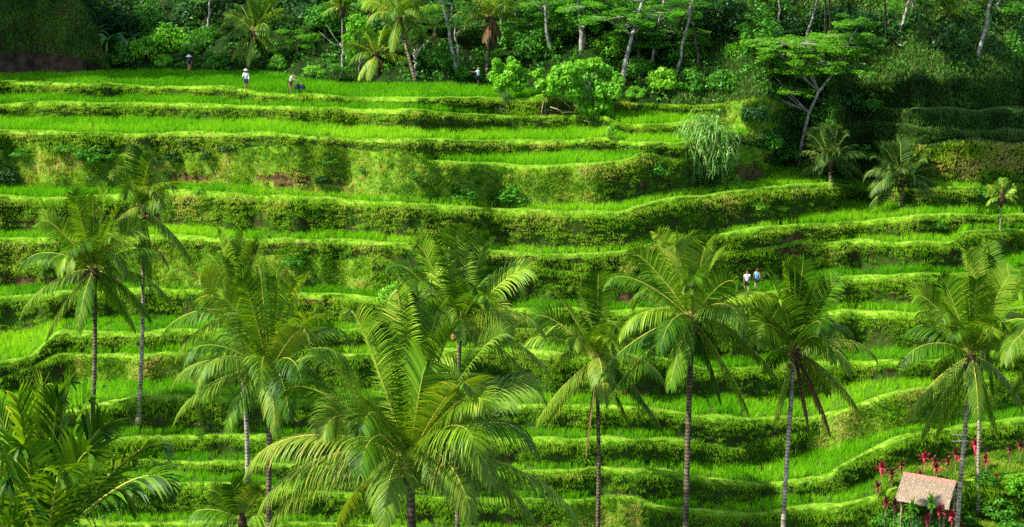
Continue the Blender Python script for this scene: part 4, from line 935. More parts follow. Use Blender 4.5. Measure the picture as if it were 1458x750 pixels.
# banana plants by the earth mound
def banana_leaf(L, w, droop, seed):
    r = random.Random(seed); n = 8; mb = MB(); V = []; T = []
    for k in range(n + 1):
        s = k / n; x = L * (s - .25 * droop * s * s); z = L * (1.0 * s - (.55 + droop) * s * s)
        hw = w * math.sin(math.pi * (.08 + .9 * s)) * .5 * r.uniform(.88, 1.05)
        V += [(x, -hw, z + .10 * hw), (x, 0, z - .04), (x, hw, z + .10 * hw)]
    f = []
    for k in range(n):
        for q in (0, 1): f.append([k * 3 + q, k * 3 + q + 1, k * 3 + q + 4, k * 3 + q + 3])
    mb.add(V, np.array(f), 0, .55 + .2 * (seed % 3 - 1)); return mb.mesh('leaf', [M['leaf_mid']])
BL = [banana_leaf(1.9, .5, d, i) for i, d in enumerate((.05, .25, .5, .8))]
for i, (x, y, off, sc, lab) in enumerate([(152, 60, 3.5, 1.0, 'banana plant nearest the earth mound'), (180, 62, 3.2, .9, 'banana plant with a drooping leaf right of the one by the mound'), (128, 52, 9, 1.1, 'banana plant half hidden behind the brow of the mound')]):
    b = toeA(x, off); c = at(x, y, b.y) - b; root = empty('banana_plant', b, lab, 'banana plant'); r = random.Random(i)
    mb = MB(); tube(mb, [(0, 0, -.2), (c.x * .5, 0, c.z * .5), (c.x, 0, c.z)], [.13, .11, .07], 7); link('stem', mb.mesh('stem', [M['rachis']], smooth=True), root)
    for k in range(9):
        link('leaf', BL[k % 4], root, c, (0, r.uniform(-.15, .1), k * 2.4 + r.uniform(-.3, .3)), (sc, sc, sc * r.uniform(.9, 1.2)))
# undergrowth covering the wood floor, weeds on the banks (stuff)
r = np.random.default_rng(77); Cl = []
for k in range(4200):
    x = r.uniform(-80, 1530); off = r.uniform(0.4, 30) ** 1.0
    if x < 150 and off < 4: continue
    p = toeA(x, off); h = r.uniform(.25, .8); Cl.append((p.x, p.y, p.z + h * .45, h, h * .7))
for k in range(1500):
    x = r.uniform(1075, 1530); y = r.uniform(118, 248)
    if x > 1190: continue
    if not wood_edge(np.array([x]), np.array([y]))[0]: continue
    p = ground_px(x, y); h = r.uniform(.2, .55); Cl.append((p.x, p.y, p.z + h * .3, h, h * .6))
mb = MB(); crown_leaves(mb, Cl, 16, (.30, .15), r=r, tint=.25)
tag(link('undergrowth', mb.mesh('undergrowth', [M['leaf_mid']])), 'dark leafy undergrowth covering the floor of the wood', 'undergrowth', kind='stuff')
hp = []
for k in range(9000):
    x = r.uniform(960, 1530); p = toeA(x, r.uniform(0, 16)); hp.append(tuple(p + Vector((0, 0, .1))))
mb = MB(); blades(mb, np.array(hp), .38, nb=5, width=.06, lean=(.2, .9), spread=.14, curl=.8)
tag(link('woodland_grass', mb.mesh('woodland_grass', [M['shade_grass']])), 'grass on the shaded slope under the bare pale trunks', 'grass', kind='stuff')
Wd, Wl = [], []
for k in range(9000):
    x = r.uniform(-40, 1500); y = r.uniform(125, 800)
    h = BVH.ray_cast(Vector((0, 0, CZ)), ray(x, y).normalized())
    if h[0] is None or h[1].z > .80 or (wood_edge(np.array([x]), np.array([y]))[0] and y < 250): continue
    if noise.noise(Vector((x * .02, y * .05, 3))) < .20: continue
    if earthy(np.array([x]), np.array([y]))[0] > .4: continue
    s_ = r.uniform(.12, .34); (Wl if noise.noise(Vector((x * .03, y * .06, 9))) > .08 else Wd).append((h[0].x, h[0].y - s_ * .3, h[0].z, s_, s_ * .8))
mb = MB(); crown_leaves(mb, Wd, 14, (.15, .08), r=r, tint=.5); crown_leaves(mb, Wl, 14, (.15, .08), r=r, tint=.5, mat=1)
tag(link('bank_weeds', mb.mesh('bank_weeds', [M['leaf_mid'], M['leaf_bright']])), 'broad leaved weeds and creepers on the banks between terraces', 'weeds', kind='stuff')
# pale drooping reed clump
b = ground_px(1003, 258); r = np.random.default_rng(61); mb = MB()
root = empty('reed_clump', b, 'large pale clump of drooping reeds at the end of the right rice steps', 'reeds')
stems = MB(); sz = 1 / px_per_m(b.y)
for k in range(150):
    a = r.uniform(0, 6.28); sp = r.uniform(.1, 1.0); h = r.uniform(62, 116) * sz * (1.08 - .45 * sp); q = sp * 52 * sz
    p0 = np.array([math.cos(a) * q * .3, math.sin(a) * q * .3, -.1]); p1 = np.array([math.cos(a) * q, math.sin(a) * q, h])
    tube(stems, [p0, p0 * .4 + p1 * .6 + np.array([0, 0, .3]), p1], [.018, .014, .006], 4, tint=.4)
    for m_ in range(15):
        s = r.uniform(.25, 1.0); base = p0 + (p1 - p0) * s + np.array([0, 0, .3 * s * (1 - s) * 2]); az = r.uniform(0, 6.28); L = r.uniform(.7, 1.35)
        d = np.array([math.cos(az), math.sin(az), 0]); pts = [base + d * L * f_ + np.array([0, 0, L * g_]) for f_, g_ in ((0, 0), (.22, .20), (.48, .16), (.68, -.12), (.76, -.42))]
        wv = np.cross(d, [0, 0, 1]) * .058
        V = []; 
        for i_, p in enumerate(pts): w_ = wv * (1 - i_ / 5.2); V += [p - w_, p + w_]
        mb.add(V, np.array([[2 * i_, 2 * i_ + 1, 2 * i_ + 3, 2 * i_ + 2] for i_ in range(4)]), 0, np.clip(r.normal(.55, .25), 0, 1))
link('stems', stems.mesh('stems', [M['leaf_mid']]), root)
link('foliage', mb.mesh('foliage', [M['leaf_silver']]), root)
# ------------------------------------------------------------------ earth mound at the upper left
us = np.arange(-260, 162, 4.0); NU = len(us); vs = np.linspace(0, 1, 14); mb = MB(); Vm = []
for x in us:
    b = toeA(x, -0.4 if x < 130 else 0.2); Y = b.y
    topy = np.interp(x, [-260, 60, 110, 128, 142, 152, 160], [-60, -50, -20, 22, 58, 84, 102])
    Tz = max(at(x, topy, Y + 1.5).z - b.z, 0.05)
    for v in vs:
        z = Tz * v; lean = .25 * z + .9 * v ** 3
        n_ = noise.noise(Vector((x * .05, v * 3, 1))) * .45 + noise.noise(Vector((x * .14, v * 8, 5))) * .2
        Vm.append((b.x * (1 + (lean - n_) / Y), Y + lean - n_ * min(1, Tz), b.z - .2 + z))
    Vm.append((b.x * (1 + 16 / Y), Y + 16, b.z + Tz + 1.0))
n1_ = len(vs) + 1
fq = [[i * n1_ + j, (i + 1) * n1_ + j, (i + 1) * n1_ + j + 1, i * n1_ + j + 1] for i in range(NU - 1) for j in range(n1_ - 1)]
mb.add(Vm, np.array(fq)); mb.m = [np.array([1 if (j < 3 + (i % 3 == 0) + (i % 7 == 2)) else 0 for i in range(NU - 1) for j in range(n1_ - 1)], np.int32)]
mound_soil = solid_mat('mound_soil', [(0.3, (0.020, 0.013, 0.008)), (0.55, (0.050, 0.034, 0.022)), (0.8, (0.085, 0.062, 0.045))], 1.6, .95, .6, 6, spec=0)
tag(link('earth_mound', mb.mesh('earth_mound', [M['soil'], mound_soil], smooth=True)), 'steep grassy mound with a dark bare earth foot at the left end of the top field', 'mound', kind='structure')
VM = np.array(Vm).reshape(NU, n1_, 3); pts = []
for k in range(6000):
    i = rng.integers(0, NU - 1); j = rng.integers(3, n1_ - 1); a, c = rng.random(2)
    p = VM[i, j] * (1 - a) * (1 - c) + VM[i + 1, j] * a * (1 - c) + VM[i, j + 1] * (1 - a) * c + VM[i + 1, j + 1] * a * c
    pts.append(p)
pts = np.array(pts); mb = MB(); o_ = np.tile([[0.1, -.6, .1]], (len(pts), 1))
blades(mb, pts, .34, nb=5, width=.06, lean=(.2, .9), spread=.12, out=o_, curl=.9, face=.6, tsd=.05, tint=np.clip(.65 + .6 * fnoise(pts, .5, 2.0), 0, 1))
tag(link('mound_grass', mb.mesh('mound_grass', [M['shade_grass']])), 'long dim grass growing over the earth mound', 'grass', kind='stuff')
for i, (x, off, cy, rp) in enumerate([(-60, 3, -95, 60), (10, 4, -100, 62), (70, 5, -92, 55), (-150, 3, -80, 70), (-110, 6, -130, 70), (110, 7, -60, 40)]):
    b = toeA(x, off); i_ = min(NU - 1, max(0, int((x + 260) / 4))); b = Vector((b.x, b.y, float(VM[i_, -2, 2])))
    tree(b, (x, cy), rp, b.y, 'broad', 'leaf_dark', 'dark broad tree on top of the earth mound', 'trees on top of the mound', 'forest_tree', r0=.15, seed=70 + i)

# tall trees just outside the left edge whose shade lies over the mound and the near end of the top field
for i, (px_, py_, t, rp) in enumerate([(-60, 40, 16, 5.5), (0, 30, 19, 5.0), (50, 60, 20, 5.0), (100, 30, 24, 5.0), (140, 75, 26, 4.6), (0, 85, 22, 4.4), (215, 108, 33, 4.6), (290, 105, 38, 3.6), (180, 112, 32, 4.4), (250, 114, 36, 4.2), (345, 118, 42, 4.0), (120, 128, 30, 4.2)]):
    q_ = toeA(px_, 0); tx, ty, tz = at(px_, py_, q_.y)
    c = Vector((tx, ty, tz)) + SUN_DIR * t; b = Vector((c.x, c.y, ground_z(c.x, c.y) - .1)); r = np.random.default_rng(90 + i)
    root = empty('forest_tree', b, 'tall dark tree beyond the left edge shading the earth mound', 'tree', 'tall trees beyond the left edge'); o = c - b
    link('trunk', limb_mesh(r, o.z, .25, rp * .9, 8), root); link('crown', CROWN['broad', 'leaf_dark', i % 5], root, o, (0, 0, i), (rp / 2.6,) * 3)
# ------------------------------------------------------------------ thatched hut in the lower right corner
M['thatch'] = leaf_mat('thatch_straw', [(0.0, (0.09, 0.066, 0.046)), (0.5, (0.33, 0.255, 0.175)), (1.0, (0.56, 0.46, 0.33))], 0.08, (1, 1, 1), rough=.9, spec=.1)
M['ridge_red'] = solid_mat('ridge_red_clay', [(0.3, (0.36, 0.10, 0.075)), (0.7, (0.58, 0.24, 0.19))], 8, .8, .3)
hutg = ground_px(1312, 752); HY = hutg.y - 1.3
RA, RB_ = at(1288, 675, HY + .75), at(1360, 688, HY - .75)
RB_.z = RA.z; hut = empty('thatched_hut', Vector(((RA.x + RB_.x) / 2, (RA.y + RB_.y) / 2, ground_z((RA.x + RB_.x) / 2, HY) - .05)), 'small hut with a straw thatched roof and a red ridge in the lower right corner', 'hut')
ho = hut.location; ra, rb = RA - ho, RB_ - ho; ud = (rb - ra).normalized(); LEN = (rb - ra).length; fd = Vector((ud.y, -ud.x, 0))
if fd.y > 0: fd = -fd
RUN, DROP = 1.75, 1.12
def slope_pt(u, s, side, up=0.0):      # u along the ridge, s down the slope, slightly sagging
    d = fd * side; p = ra + ud * (LEN * u) + d * (RUN * s) + Vector((0, 0, -DROP * (s + .12 * math.sin(math.pi * s) * -1) * 1.0 + up)); return p
r = np.random.default_rng(5)
for side in (1, -1):
    mb = MB(); V = []; nu, ns = 14, 8
    for i in range(nu + 1):
        for j in range(ns + 1):
            s = j / ns * (1 + .02 * math.sin(i * 2.1)); V.append(slope_pt(i / nu, s, side, 0)); V.append(slope_pt(i / nu, s, side, -.16))
    w = (ns + 1) * 2; f = []
    for i in range(nu):
        for j in range(ns):
            a = i * w + j * 2; f += [[a, a + w, a + w + 2, a + 2], [a + 1, a + 3, a + w + 3, a + w + 1]]
        a = i * w + ns * 2; f.append([a, a + w, a + w + 1, a + 1])
    for i in (0, nu):
        for j in range(ns): a = i * w + j * 2; f.append([a, a + 2, a + 3, a + 1])
    mb.add([tuple(v) for v in V], np.array(f), 0, .45)
    n = 2600; Vs = []; tt = []
    for k in range(n):
        lay = r.integers(0, 9); s0 = (lay + r.uniform(-.4, .4)) / 9; u = r.uniform(-.015, 1.015); L = r.uniform(.16, .30)
        s1 = min(max(s0, 0) + L, 1.06); s0 = max(s0, 0); du = r.normal(0, .008)
        p0, p1 = slope_pt(u, s0, side, .02), slope_pt(u + du, s1, side, .05 + r.uniform(0, .03)); wv = ud * r.uniform(.012, .03)
        Vs += [p0 - wv, p0 + wv, p1 + wv * .5, p1 - wv * .5]; tt += [np.clip(r.normal(.5, .13), 0, 1)] * 4
    mb.add([tuple(v) for v in Vs], np.arange(n * 4).reshape(n, 4), 0, np.array(tt))
    link('roof_slope', mb.mesh('roof_slope', [M['thatch']]), hut)
mb = MB(); V = []
for i in range(13):
    c = ra + ud * (LEN * (i / 12 * 1.04 - .02))
    for q, z in ((-.16, -.06), (-.13, .06), (0, .13), (.13, .06), (.16, -.06)): V.append(tuple(c + fd * q + Vector((0, 0, z + .03 + .012 * (i % 2)))))
mb.add(V, np.array([[i * 5 + j, i * 5 + j + 1, (i + 1) * 5 + j + 1, (i + 1) * 5 + j] for i in range(12) for j in range(4)])); link('ridge_cap', mb.mesh('ridge_cap', [M['ridge_red']]), hut)
def to_ground(p):
    return ground_z(p.x + ho.x, p.y + ho.y) - ho.z
for u in (.08, .92):
    for sd in (1, -1):
        p = slope_pt(u, .78, sd, -.16); mb = MB(); tube(mb, [Vector((p.x, p.y, to_ground(p) - .2)), p], [.07, .06], 7); link('post', mb.mesh('post', [M['wood']]), hut)
for sd in (1, -1):
    mb = MB(); tube(mb, [slope_pt(-.02, .78, sd, -.2), slope_pt(1.02, .78, sd, -.2)], .05, 6); link('beam', mb.mesh('beam', [M['wood']]), hut)
for u in (.03, .97):      # plaited bamboo under the gables
    mb = MB(); A_, B_, C_ = slope_pt(u, .05, 1, -.2), slope_pt(u, .8, 1, -.2), slope_pt(u, .8, -1, -.2)
    th = ud * .03; V = [A_ - th, B_ - th, C_ - th, A_ + th, B_ + th, C_ + th]
    mb.add([tuple(v) for v in V], [np.array([[0, 1, 2], [5, 4, 3]]), np.array([[0, 3, 4, 1], [1, 4, 5, 2], [2, 5, 3, 0]])]); link('gable', mb.mesh('gable', [M['wood']]), hut)
# garden grass on the strip round the hut
for L, lo, hi in (('L', 1255, 1520), ('M', 1205, 1520), ('M', 738, 935)):
    Df, Db, zz, qa, qb = rows_of_flat[L]; m_ = (X >= lo) & (X <= hi)
    Pp, px, s = scatter_rows(Df, np.where(m_, Db, Df), zz - .02, zz - .02, qa, qb, 40)
    mb = MB(); blades(mb, Pp, .24 + .08 * np.sin(px * .2), nb=5, width=.04, lean=(.2, .8), spread=.09, tint=np.clip(.45 + .5 * fnoise(Pp, .8, 3), 0, 1))
    tag(link('garden_grass', mb.mesh('garden_grass', [M['slope_grass']])), {1255: 'rough grass round the back of the thatched hut', 1205: 'rough grass in front of the thatched hut', 738: 'rough grass on the low slope between the middle palm trunks'}[lo], 'grass', kind='stuff')
# cordylines: a stem and a rosette of strap leaves, each leaf a part
def strap(L, w, droop, mat, seed):
    n = 5; V = []
    for k in range(n + 1):
        s = k / n; x = L * s * (1 - .15 * droop * s); z = L * (.75 * s - (.35 + droop) * s * s); hw = w * (.35 + .9 * math.sin(math.pi * min(1, .12 + .85 * s))) * .5
        V += [(x, -hw, z + hw * .25), (x, hw, z + hw * .25)]
    mb = MB(); mb.add(V, np.array([[2 * k, 2 * k + 1, 2 * k + 3, 2 * k + 2] for k in range(n)]), 0, .35 + .15 * seed); return mb.mesh('leaf', [M[mat]])
STRAP = {m: [strap(.48, .14, d, m, i) for i, d in enumerate((.0, .2, .45, .8))] for m in ('leaf_red', 'leaf_maroon', 'leaf_bright')}
for i, (x, y, fy, m_, sc, lab) in enumerate([
 (1255, 664, 700, 'leaf_red', 1.0, 'bright red cordyline standing tallest left of the hut roof'),
 (1283, 661, 690, 'leaf_maroon', .8, 'maroon cordyline close above the left end of the hut ridge'),
 (1269, 674, 705, 'leaf_maroon', 1.0, 'maroon green cordyline between the tall red one and the hut roof'),
 (1249, 692, 724, 'leaf_maroon', 1.0, 'dark red cordyline on a bare stem, lowest left of the hut'),
 (1316, 650, 682, 'leaf_red', 1.0, 'red cordyline alone in the grass above the hut ridge'),
 (1333, 664, 692, 'leaf_red', 1.0, 'red cordyline right above the middle of the hut ridge'),
 (1330, 655, 690, 'leaf_maroon', .8, 'maroon cordyline touching the red one above the hut ridge'),
 (1349, 656, 690, 'leaf_maroon', .9, 'slim maroon cordyline above the right end of the hut ridge'),
 (1360, 646, 684, 'leaf_maroon', 1.0, 'maroon cordyline left of the pegged palm trunk'),
 (1367, 651, 690, 'leaf_red', .8, 'red cordyline nearest the pegged palm trunk'),
 (1388, 633, 672, 'leaf_red', 1.1, 'red cordyline between the two palm trunks by the hut'),
 (1403, 652, 684, 'leaf_red', .9, 'red cordyline right of the thin palm trunk'),
 (1309, 673, 690, 'leaf_red', .8, 'low red cordyline peeping over the hut ridge'),
 (1261, 714, 744, 'leaf_red', .9, 'red cordyline at the left eave corner of the hut'),
 (1274, 717, 748, 'leaf_maroon', .9, 'maroon cordyline under the left part of the eave'),
 (1338, 727, 752, 'leaf_red', 1.0, 'red cordyline under the right part of the eave'),
 (1355, 734, 758, 'leaf_red', 1.1, 'largest red cordyline, right of the hut front'),
 (1320, 738, 760, 'leaf_red', .9, 'red cordyline in front of the middle of the hut'),
 (1366, 748, 765, 'leaf_maroon', .9, 'maroon cordyline at the foot of the pegged palm'),
 (1298, 721, 752, 'leaf_bright', 1.2, 'green spiky dracaena left of its twin before the eave'),
 (1325, 715, 750, 'leaf_bright', 1.2, 'green spiky dracaena right of its twin before the eave'),
 (1437, 640, 664, 'leaf_maroon', .7, 'small maroon cordyline near the right edge of the strip'),
 (1452, 634, 664, 'leaf_maroon', .9, 'maroon cordyline at the right edge of the view'),
 (1417, 678, 700, 'leaf_red', .7, 'small red cordyline among the shrubs right of the thin palm')]):
    b = ground_px(x, fy); b = b if b.y > HY - 3 else b
    if y > 705: b = Vector((at(x, y, HY - 2.3).x, HY - 2.3, ground_z(at(x, y, HY - 2.3).x, HY - 2.3)))
    c = at(x, y + 4, b.y) - b; r = random.Random(i); root = empty('cordyline', b, lab, 'dracaena' if 'dracaena' in lab else 'cordyline', 'red cordylines round the hut' if 'dracaena' not in lab else None)
    mb = MB(); tube(mb, [(0, 0, -.1), (c.x * .4 + .03, c.y, c.z * .5), (c.x, c.y, c.z)], [.03, .025, .02], 6); link('stem', mb.mesh('stem', [M['wood']]), root)
    for k in range(17):
        s_ = sc * r.uniform(.8, 1.2); link('leaf', STRAP[m_][k % 4 if k > 3 else 0], root, c + Vector((0, 0, .12 - .012 * k)), (0, -1.0 + .09 * k + r.uniform(-.1, .1), k * 2.4 + r.uniform(-.2, .2)), (s_, s_, s_))
peg_mat = solid_mat('peeled_stick', [(.3, (.50, .42, .30)), (.7, (.72, .64, .50))], 9, .7)
# two pegs on the trunk by the hut
for dy, lab in ((0, 'upper short stick pegged in the palm trunk by the hut'), (9, 'lower short stick pegged in the palm trunk by the hut')):
    p = at(1364, 619 + dy, 91.6); mb = MB(); tube(mb, [(-.34, -.02, .0), (0, 0, .01), (.62, .03, .0)], [.040, .045, .042], 6); tag(link('wooden_peg', mb.mesh('wooden_peg', [peg_mat]), None, p), lab, 'stick')
# logs and stakes lying by the broken bank under the large bushy tree
for (x0, y0, x1, y1, w, lab) in [(795,139,812,154,.07,'weathered log slanting down the broken bank under the large bushy tree'),(783,153,801,160,.06,'short pale log on the bank left of the slanting log'),(801,161,821,161,.08,'reddish log lying level under the slanting log'),(830,172,850,177,.05,'thin pole lying at the foot of the large bushy tree'),(774,145,770,165,.04,'thin upright stake by the sapling')]:
    a = ground_px(x0, y0); e = at(x1, y1, a.y - .25) if x0 != 774 else ground_px(x1, y1); mb = MB(); off = Vector((0, -.35, .1)); tube(mb, [Vector((0, 0, 0)), (e - a) * .5 + Vector((0, 0, .04)), e - a], [w, w * .9, w * .75], 7)
    tag(link('stake' if 'stake' in lab else 'log', mb.mesh('log', [M['wood']], smooth=True), None, a + off), lab, 'stake' if 'stake' in lab else 'log')

# ------------------------------------------------------------------ people
def pmat(name, c, rough=.7):
    m, nt, out = new_mat(name); b_ = nt.nodes.new('ShaderNodeBsdfPrincipled'); nz = noise_n(nt, 14, 3)
    col = ramp(nt, nz, [(.3, tuple(v * .85 for v in c)), (.7, tuple(min(1, v * 1.08) for v in c))]); nt.links.new(col, b_.inputs['Base Color']); b_.inputs['Roughness'].default_value = rough
    nt.links.new(b_.outputs[0], out.inputs[0]); return m
PM = {'skin': pmat('skin', (.42, .24, .15)), 'tan': pmat('tanned_skin', (.30, .15, .085)), 'white': pmat('white_cotton', (.80, .80, .80)), 'palegrey': pmat('pale_blue_cotton', (.55, .68, .82)), 'cream': pmat('cream_cotton', (.78, .70, .60)),
      'blue': pmat('blue_cotton', (.06, .42, .78)), 'navy': pmat('navy_cloth', (.02, .025, .05)), 'black': pmat('black_cloth', (.018, .018, .02)), 'brown': pmat('brown_cloth', (.20, .09, .05)), 'orange': pmat('orange_sarong', (.42, .17, .07)),
      'hair': pmat('dark_hair', (.015, .011, .009)), 'hairb': pmat('brown_hair', (.12, .06, .03)), 'straw': pmat('pale_straw', (.72, .68, .58)), 'bag': pmat('dark_bag', (.015, .02, .03))}
def skin_obj(name, V, E, rad, mat, parent, root=0, sub=1):
    me = bpy.data.meshes.new(name); me.from_pydata([tuple(v) for v in V], E, []); o = bpy.data.objects.new(name, me); COL.objects.link(o)
    sk = o.modifiers.new('s', 'SKIN'); sk.use_smooth_shade = True
    for i, v in enumerate(me.skin_vertices[0].data): v.radius = (rad[i], rad[i]) if not isinstance(rad[i], tuple) else rad[i]; v.use_root = (i == root)
    sb = o.modifiers.new('u', 'SUBSURF'); sb.levels = sub; sb.render_levels = sub
    dg = bpy.context.evaluated_depsgraph_get(); m2 = bpy.data.meshes.new_from_object(o.evaluated_get(dg)); bpy.data.objects.remove(o)
    m2.materials.clear(); m2.materials.append(PM[mat])
    return link(name, m2, parent)
def person(base, yaw, label, H=1.70, skin='skin', top='white', bottom='navy', hair='hair', stride=.0, bend=0.0, arms=((.0, .0), (.0, .0)), sleeves='short', skirt=False, hat=None, hairlen=0):
    """arms: (forward swing, elbow bend) in radians, left and right"""
    root = empty('person', base, label, 'person'); root.rotation_euler = (0, 0, yaw); k = H / 1.74; root.scale = (k, k, k)
    V = []; E = []; Rr = []; ix = {}
    def v(n, p, r_, par=None):
        ix[n] = len(V); V.append(Vector(p)); Rr.append(r_)
        if par is not None: E.append((ix[par], ix[n]))
    def up(x, y, z):      # upper body leans forward about the hips
        dz = z - .95; return (x, y - dz * math.sin(bend), .95 + dz * math.cos(bend) + y * 0)
    v('pelvis', (0, 0, .95), (.15, .11)); v('spine', up(0, 0, 1.14), (.125, .095), 'pelvis'); v('chest', up(0, 0, 1.34), (.15, .105), 'spine'); v('neck', up(0, 0, 1.49), .052, 'chest')
    v('jaw', up(0, -.02, 1.56), .062, 'neck'); v('head', up(0, -.005, 1.65), (.078, .092), 'jaw'); v('skull', up(0, .005, 1.72), .055, 'head'); v('nose', up(0, -.115, 1.635), .013, 'head')
    for s, nm in ((-1, 'l'), (1, 'r')):
        v('ear' + nm, up(s * .085, 0, 1.635), .018, 'head')
        sw, eb = arms[0 if s < 0 else 1]; S = Vector(up(s * .185, 0, 1.42)); v('sh' + nm, S, .058, 'chest')
        d1 = Vector((s * .16, -math.sin(sw), -math.cos(sw))).normalized(); El = S + d1 * .29; v('el' + nm, El, .043, 'sh' + nm)
        d2 = Vector((s * .05 - s * .25 * math.sin(eb), -math.sin(sw + eb), -math.cos(sw + eb))).normalized(); Wr = El + d2 * .25; v('wr' + nm, Wr, .030, 'el' + nm)
        v('pa' + nm, Wr + d2 * .075, (.040, .020), 'wr' + nm)
        sd = Vector((0, -1, 0)) if abs(d2.y) < .7 else Vector((0, 0, 1)); sd = (sd - d2 * sd.dot(d2)).normalized()
        for q in range(4):
            f0 = Wr + d2 * .10 + sd * (.030 - .020 * q); fl = (.070, .080, .075, .058)[q]
            v(f'f{q}a' + nm, f0, .010, 'pa' + nm); v(f'f{q}b' + nm, f0 + d2 * fl * .55, .009, f'f{q}a' + nm); v(f'f{q}c' + nm, f0 + d2 * fl - Vector((s * .02, 0, 0)), .008, f'f{q}b' + nm)
        v('ta' + nm, Wr + d2 * .05 + sd * .045, .011, 'pa' + nm); v('tb' + nm, Wr + d2 * .085 + sd * .062, .009, 'ta' + nm)
        st = stride * s; v('hip' + nm, (s * .095, 0, .90), .088, 'pelvis'); v('kn' + nm, (s * .10, -st * .5 - .02, .50), .060, 'hip' + nm); v('an' + nm, (s * .10, -st + .03, .10), .038, 'kn' + nm); v('to' + nm, (s * .115, -st - .13, .04), (.040, .028), 'an' + nm)
    skin_obj('body', V, E, Rr, skin, root)
    # shirt
    n = ['pelvis', 'spine', 'chest', 'shl', 'shr'] ; P = [Vector((0, 0, .88)), V[ix['spine']], V[ix['chest']] + Vector((0, 0, .02)), V[ix['shl']], V[ix['shr']]]; rd = [(.175, .135), (.15, .12), (.172, .128), .08, .08]; ed = [(0, 1), (1, 2), (2, 3), (2, 4)]
    if sleeves != 'none':
        for q, nm in ((3, 'l'), (4, 'r')):
            fr = 1.0 if sleeves == 'long' else .65; P.append(V[ix['sh' + nm]].lerp(V[ix['el' + nm]], fr)); rd.append(.066); ed.append((q, len(P) - 1))
            if sleeves == 'long': P.append(V[ix['el' + nm]].lerp(V[ix['wr' + nm]], .9)); rd.append(.048); ed.append((len(P) - 2, len(P) - 1))
    skin_obj('shirt', P, ed, rd, top, root)
    if skirt: skin_obj('sarong', [Vector((0, 0, .98)), Vector((0, 0, .6)), Vector((0, -.01, .2))], [(0, 1), (1, 2)], [(.17, .14), (.185, .16), (.18, .16)], bottom, root)
    else:
        P = [Vector((0, 0, .95)), V[ix['hipl']], V[ix['hipr']]]; rd = [(.168, .13), .108, .108]; ed = [(0, 1), (0, 2)]
        for q, nm in ((1, 'l'), (2, 'r')):
            P.append(V[ix['hip' + nm]].lerp(V[ix['kn' + nm]], .85)); rd.append(.088); ed.append((q, len(P) - 1))
        skin_obj('shorts', P, ed, rd, bottom, root)
    hd = V[ix['head']]; tl = Vector((0, -math.sin(bend), math.cos(bend)))
    hp = [hd + Vector((0, .035, -.02)), hd + Vector((0, .025, .05)) , hd + Vector((0, -.02, .095))]
    hr = [.086, .088, .062]; he = [(0, 1), (1, 2)]
    if hairlen: hp.append(hd + Vector((0, .085, -.16))); hr.append(.05); he.append((0, 3))
    skin_obj('hair', hp, he, hr, hair, root)
    for s in (-1, 1):
        mb = MB(); c = hd + Vector((s * .032, -.088, .015)); q = .011; mb.add([tuple(c + Vector(d) * q) for d in ((1,0,0),(-1,0,0),(0,1,0),(0,-1,0),(0,0,.7),(0,0,-.7))], np.array([[0,2,4],[2,1,4],[1,3,4],[3,0,4],[2,0,5],[1,2,5],[3,1,5],[0,3,5]])); link('eye', mb.mesh('eye', [PM['hair']]), root)
    if hat:
        mb = MB(); ph = np.linspace(0, 2 * np.pi, 20, endpoint=False)
        prof = [(.30, .0), (.15, .13), (.01, .22)] if hat == 'cone' else [(.19, .02), (.115, .035), (.105, .11), (.02, .135)]
        Vh = [tuple(hd + Vector((math.cos(a) * q, math.sin(a) * q, z + .035))) for q, z in prof for a in ph]; m_ = len(prof)
        mb.add(Vh, np.array([[i * 20 + j, i * 20 + (j + 1) % 20, (i + 1) * 20 + (j + 1) % 20, (i + 1) * 20 + j] for i in range(m_ - 1) for j in range(20)])); link('hat', mb.mesh('hat', [PM['straw' if hat == 'cone' else 'white']], smooth=True), root)
    return root
def on(x, y, lift=0.0): p = ground_px(x, y); return p + Vector((0, 0, lift))
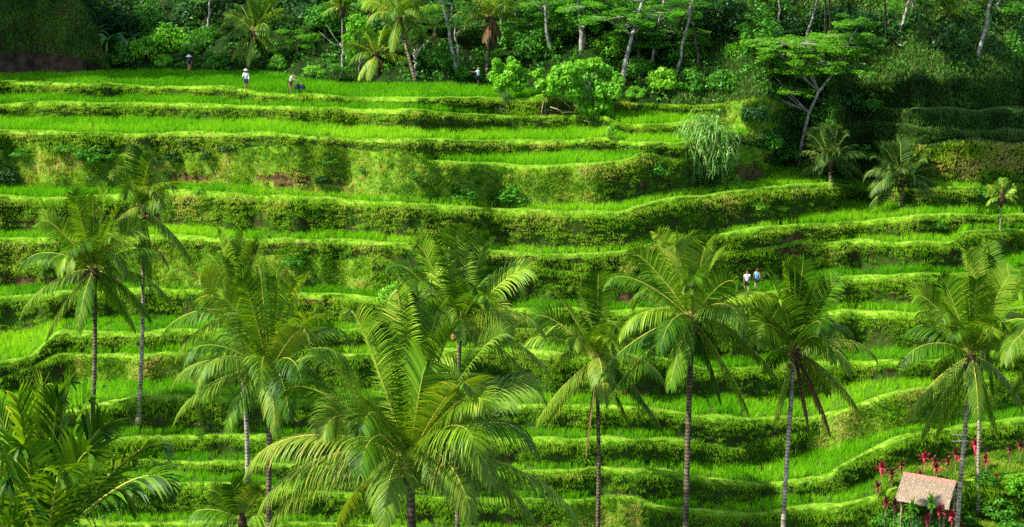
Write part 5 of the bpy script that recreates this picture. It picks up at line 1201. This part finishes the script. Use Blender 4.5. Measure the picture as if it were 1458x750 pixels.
person(on(351, 130.0, .05), R(10), 'person in a loose white shirt and white hat standing on the top bund', 1.68, 'tan', 'white', 'navy', arms=((.5, 1.9), (.1, .4)), sleeves='long', hat='sun')
p2 = person(on(414, 133.0, .05), R(65), 'dark haired person in a pale shirt bending over on the top bund', 1.66, 'tan', 'cream', 'brown', bend=.45, arms=((.9, .3), (.8, .4)))
person(on(681, 124, 0), R(-75), 'visitor in a pale blue shirt and dark shorts pointing a camera at the field edge', 1.66, 'skin', 'palegrey', 'navy', arms=((1.1, .6), (1.2, .5)))
person(toeA(270, -.4), R(20), 'farmer in a white conical hat and orange sarong at the edge of the top field', 1.6, 'tan', 'black', 'orange', skirt=True, hat='cone', arms=((.3, .8), (.2, .7)))
person(on(1063, 418, .0), R(185), 'man in a white shirt and dark shorts, left one of the walking couple', 1.72, 'skin', 'white', 'black', 'hairb', stride=.16, arms=((.2, .3), (-.2, .2)))
w = person(on(1077, 413, .0), R(172), 'woman in a blue sleeveless top, right one of the walking couple', 1.68, 'skin', 'blue', 'navy', 'hairb', stride=-.18, arms=((-.2, .2), (.25, .3)), sleeves='none', hairlen=1)
# bags
def bag(p, s, lab):
    root = empty('bag', p, lab, 'bag'); mb = MB(); n = 9; V = []
    prof = [(.02, 0), (.16, .02), (.20, .14), (.17, .30), (.11, .38), (.02, .40)]
    for q, z in prof:
        for j in range(n): a = 6.283 * j / n; V.append((math.cos(a) * q * s, math.sin(a) * q * .6 * s, z * s))
    mb.add(V, np.array([[i * n + j, i * n + (j + 1) % n, (i + 1) * n + (j + 1) % n, (i + 1) * n + j] for i in range(len(prof) - 1) for j in range(n)])); link('sack', mb.mesh('sack', [PM['bag']], smooth=True), root)
    mb = MB(); tube(mb, [Vector((math.cos(t) * .13 * s, 0, .36 * s + math.sin(t) * .24 * s)) for t in np.linspace(0, math.pi, 9)], .014 * s, 5); link('strap', mb.mesh('strap', [PM['bag']]), root)
q = p2.location; bag(Vector((q.x + .48, q.y - .1, q.z + .32)), 1.1, 'dark bag held in front of the bending person')
bag(Vector((q.x + .85, q.y + .05, q.z + .05)), 1.6, 'dark sack standing on the bund beside the bending person')
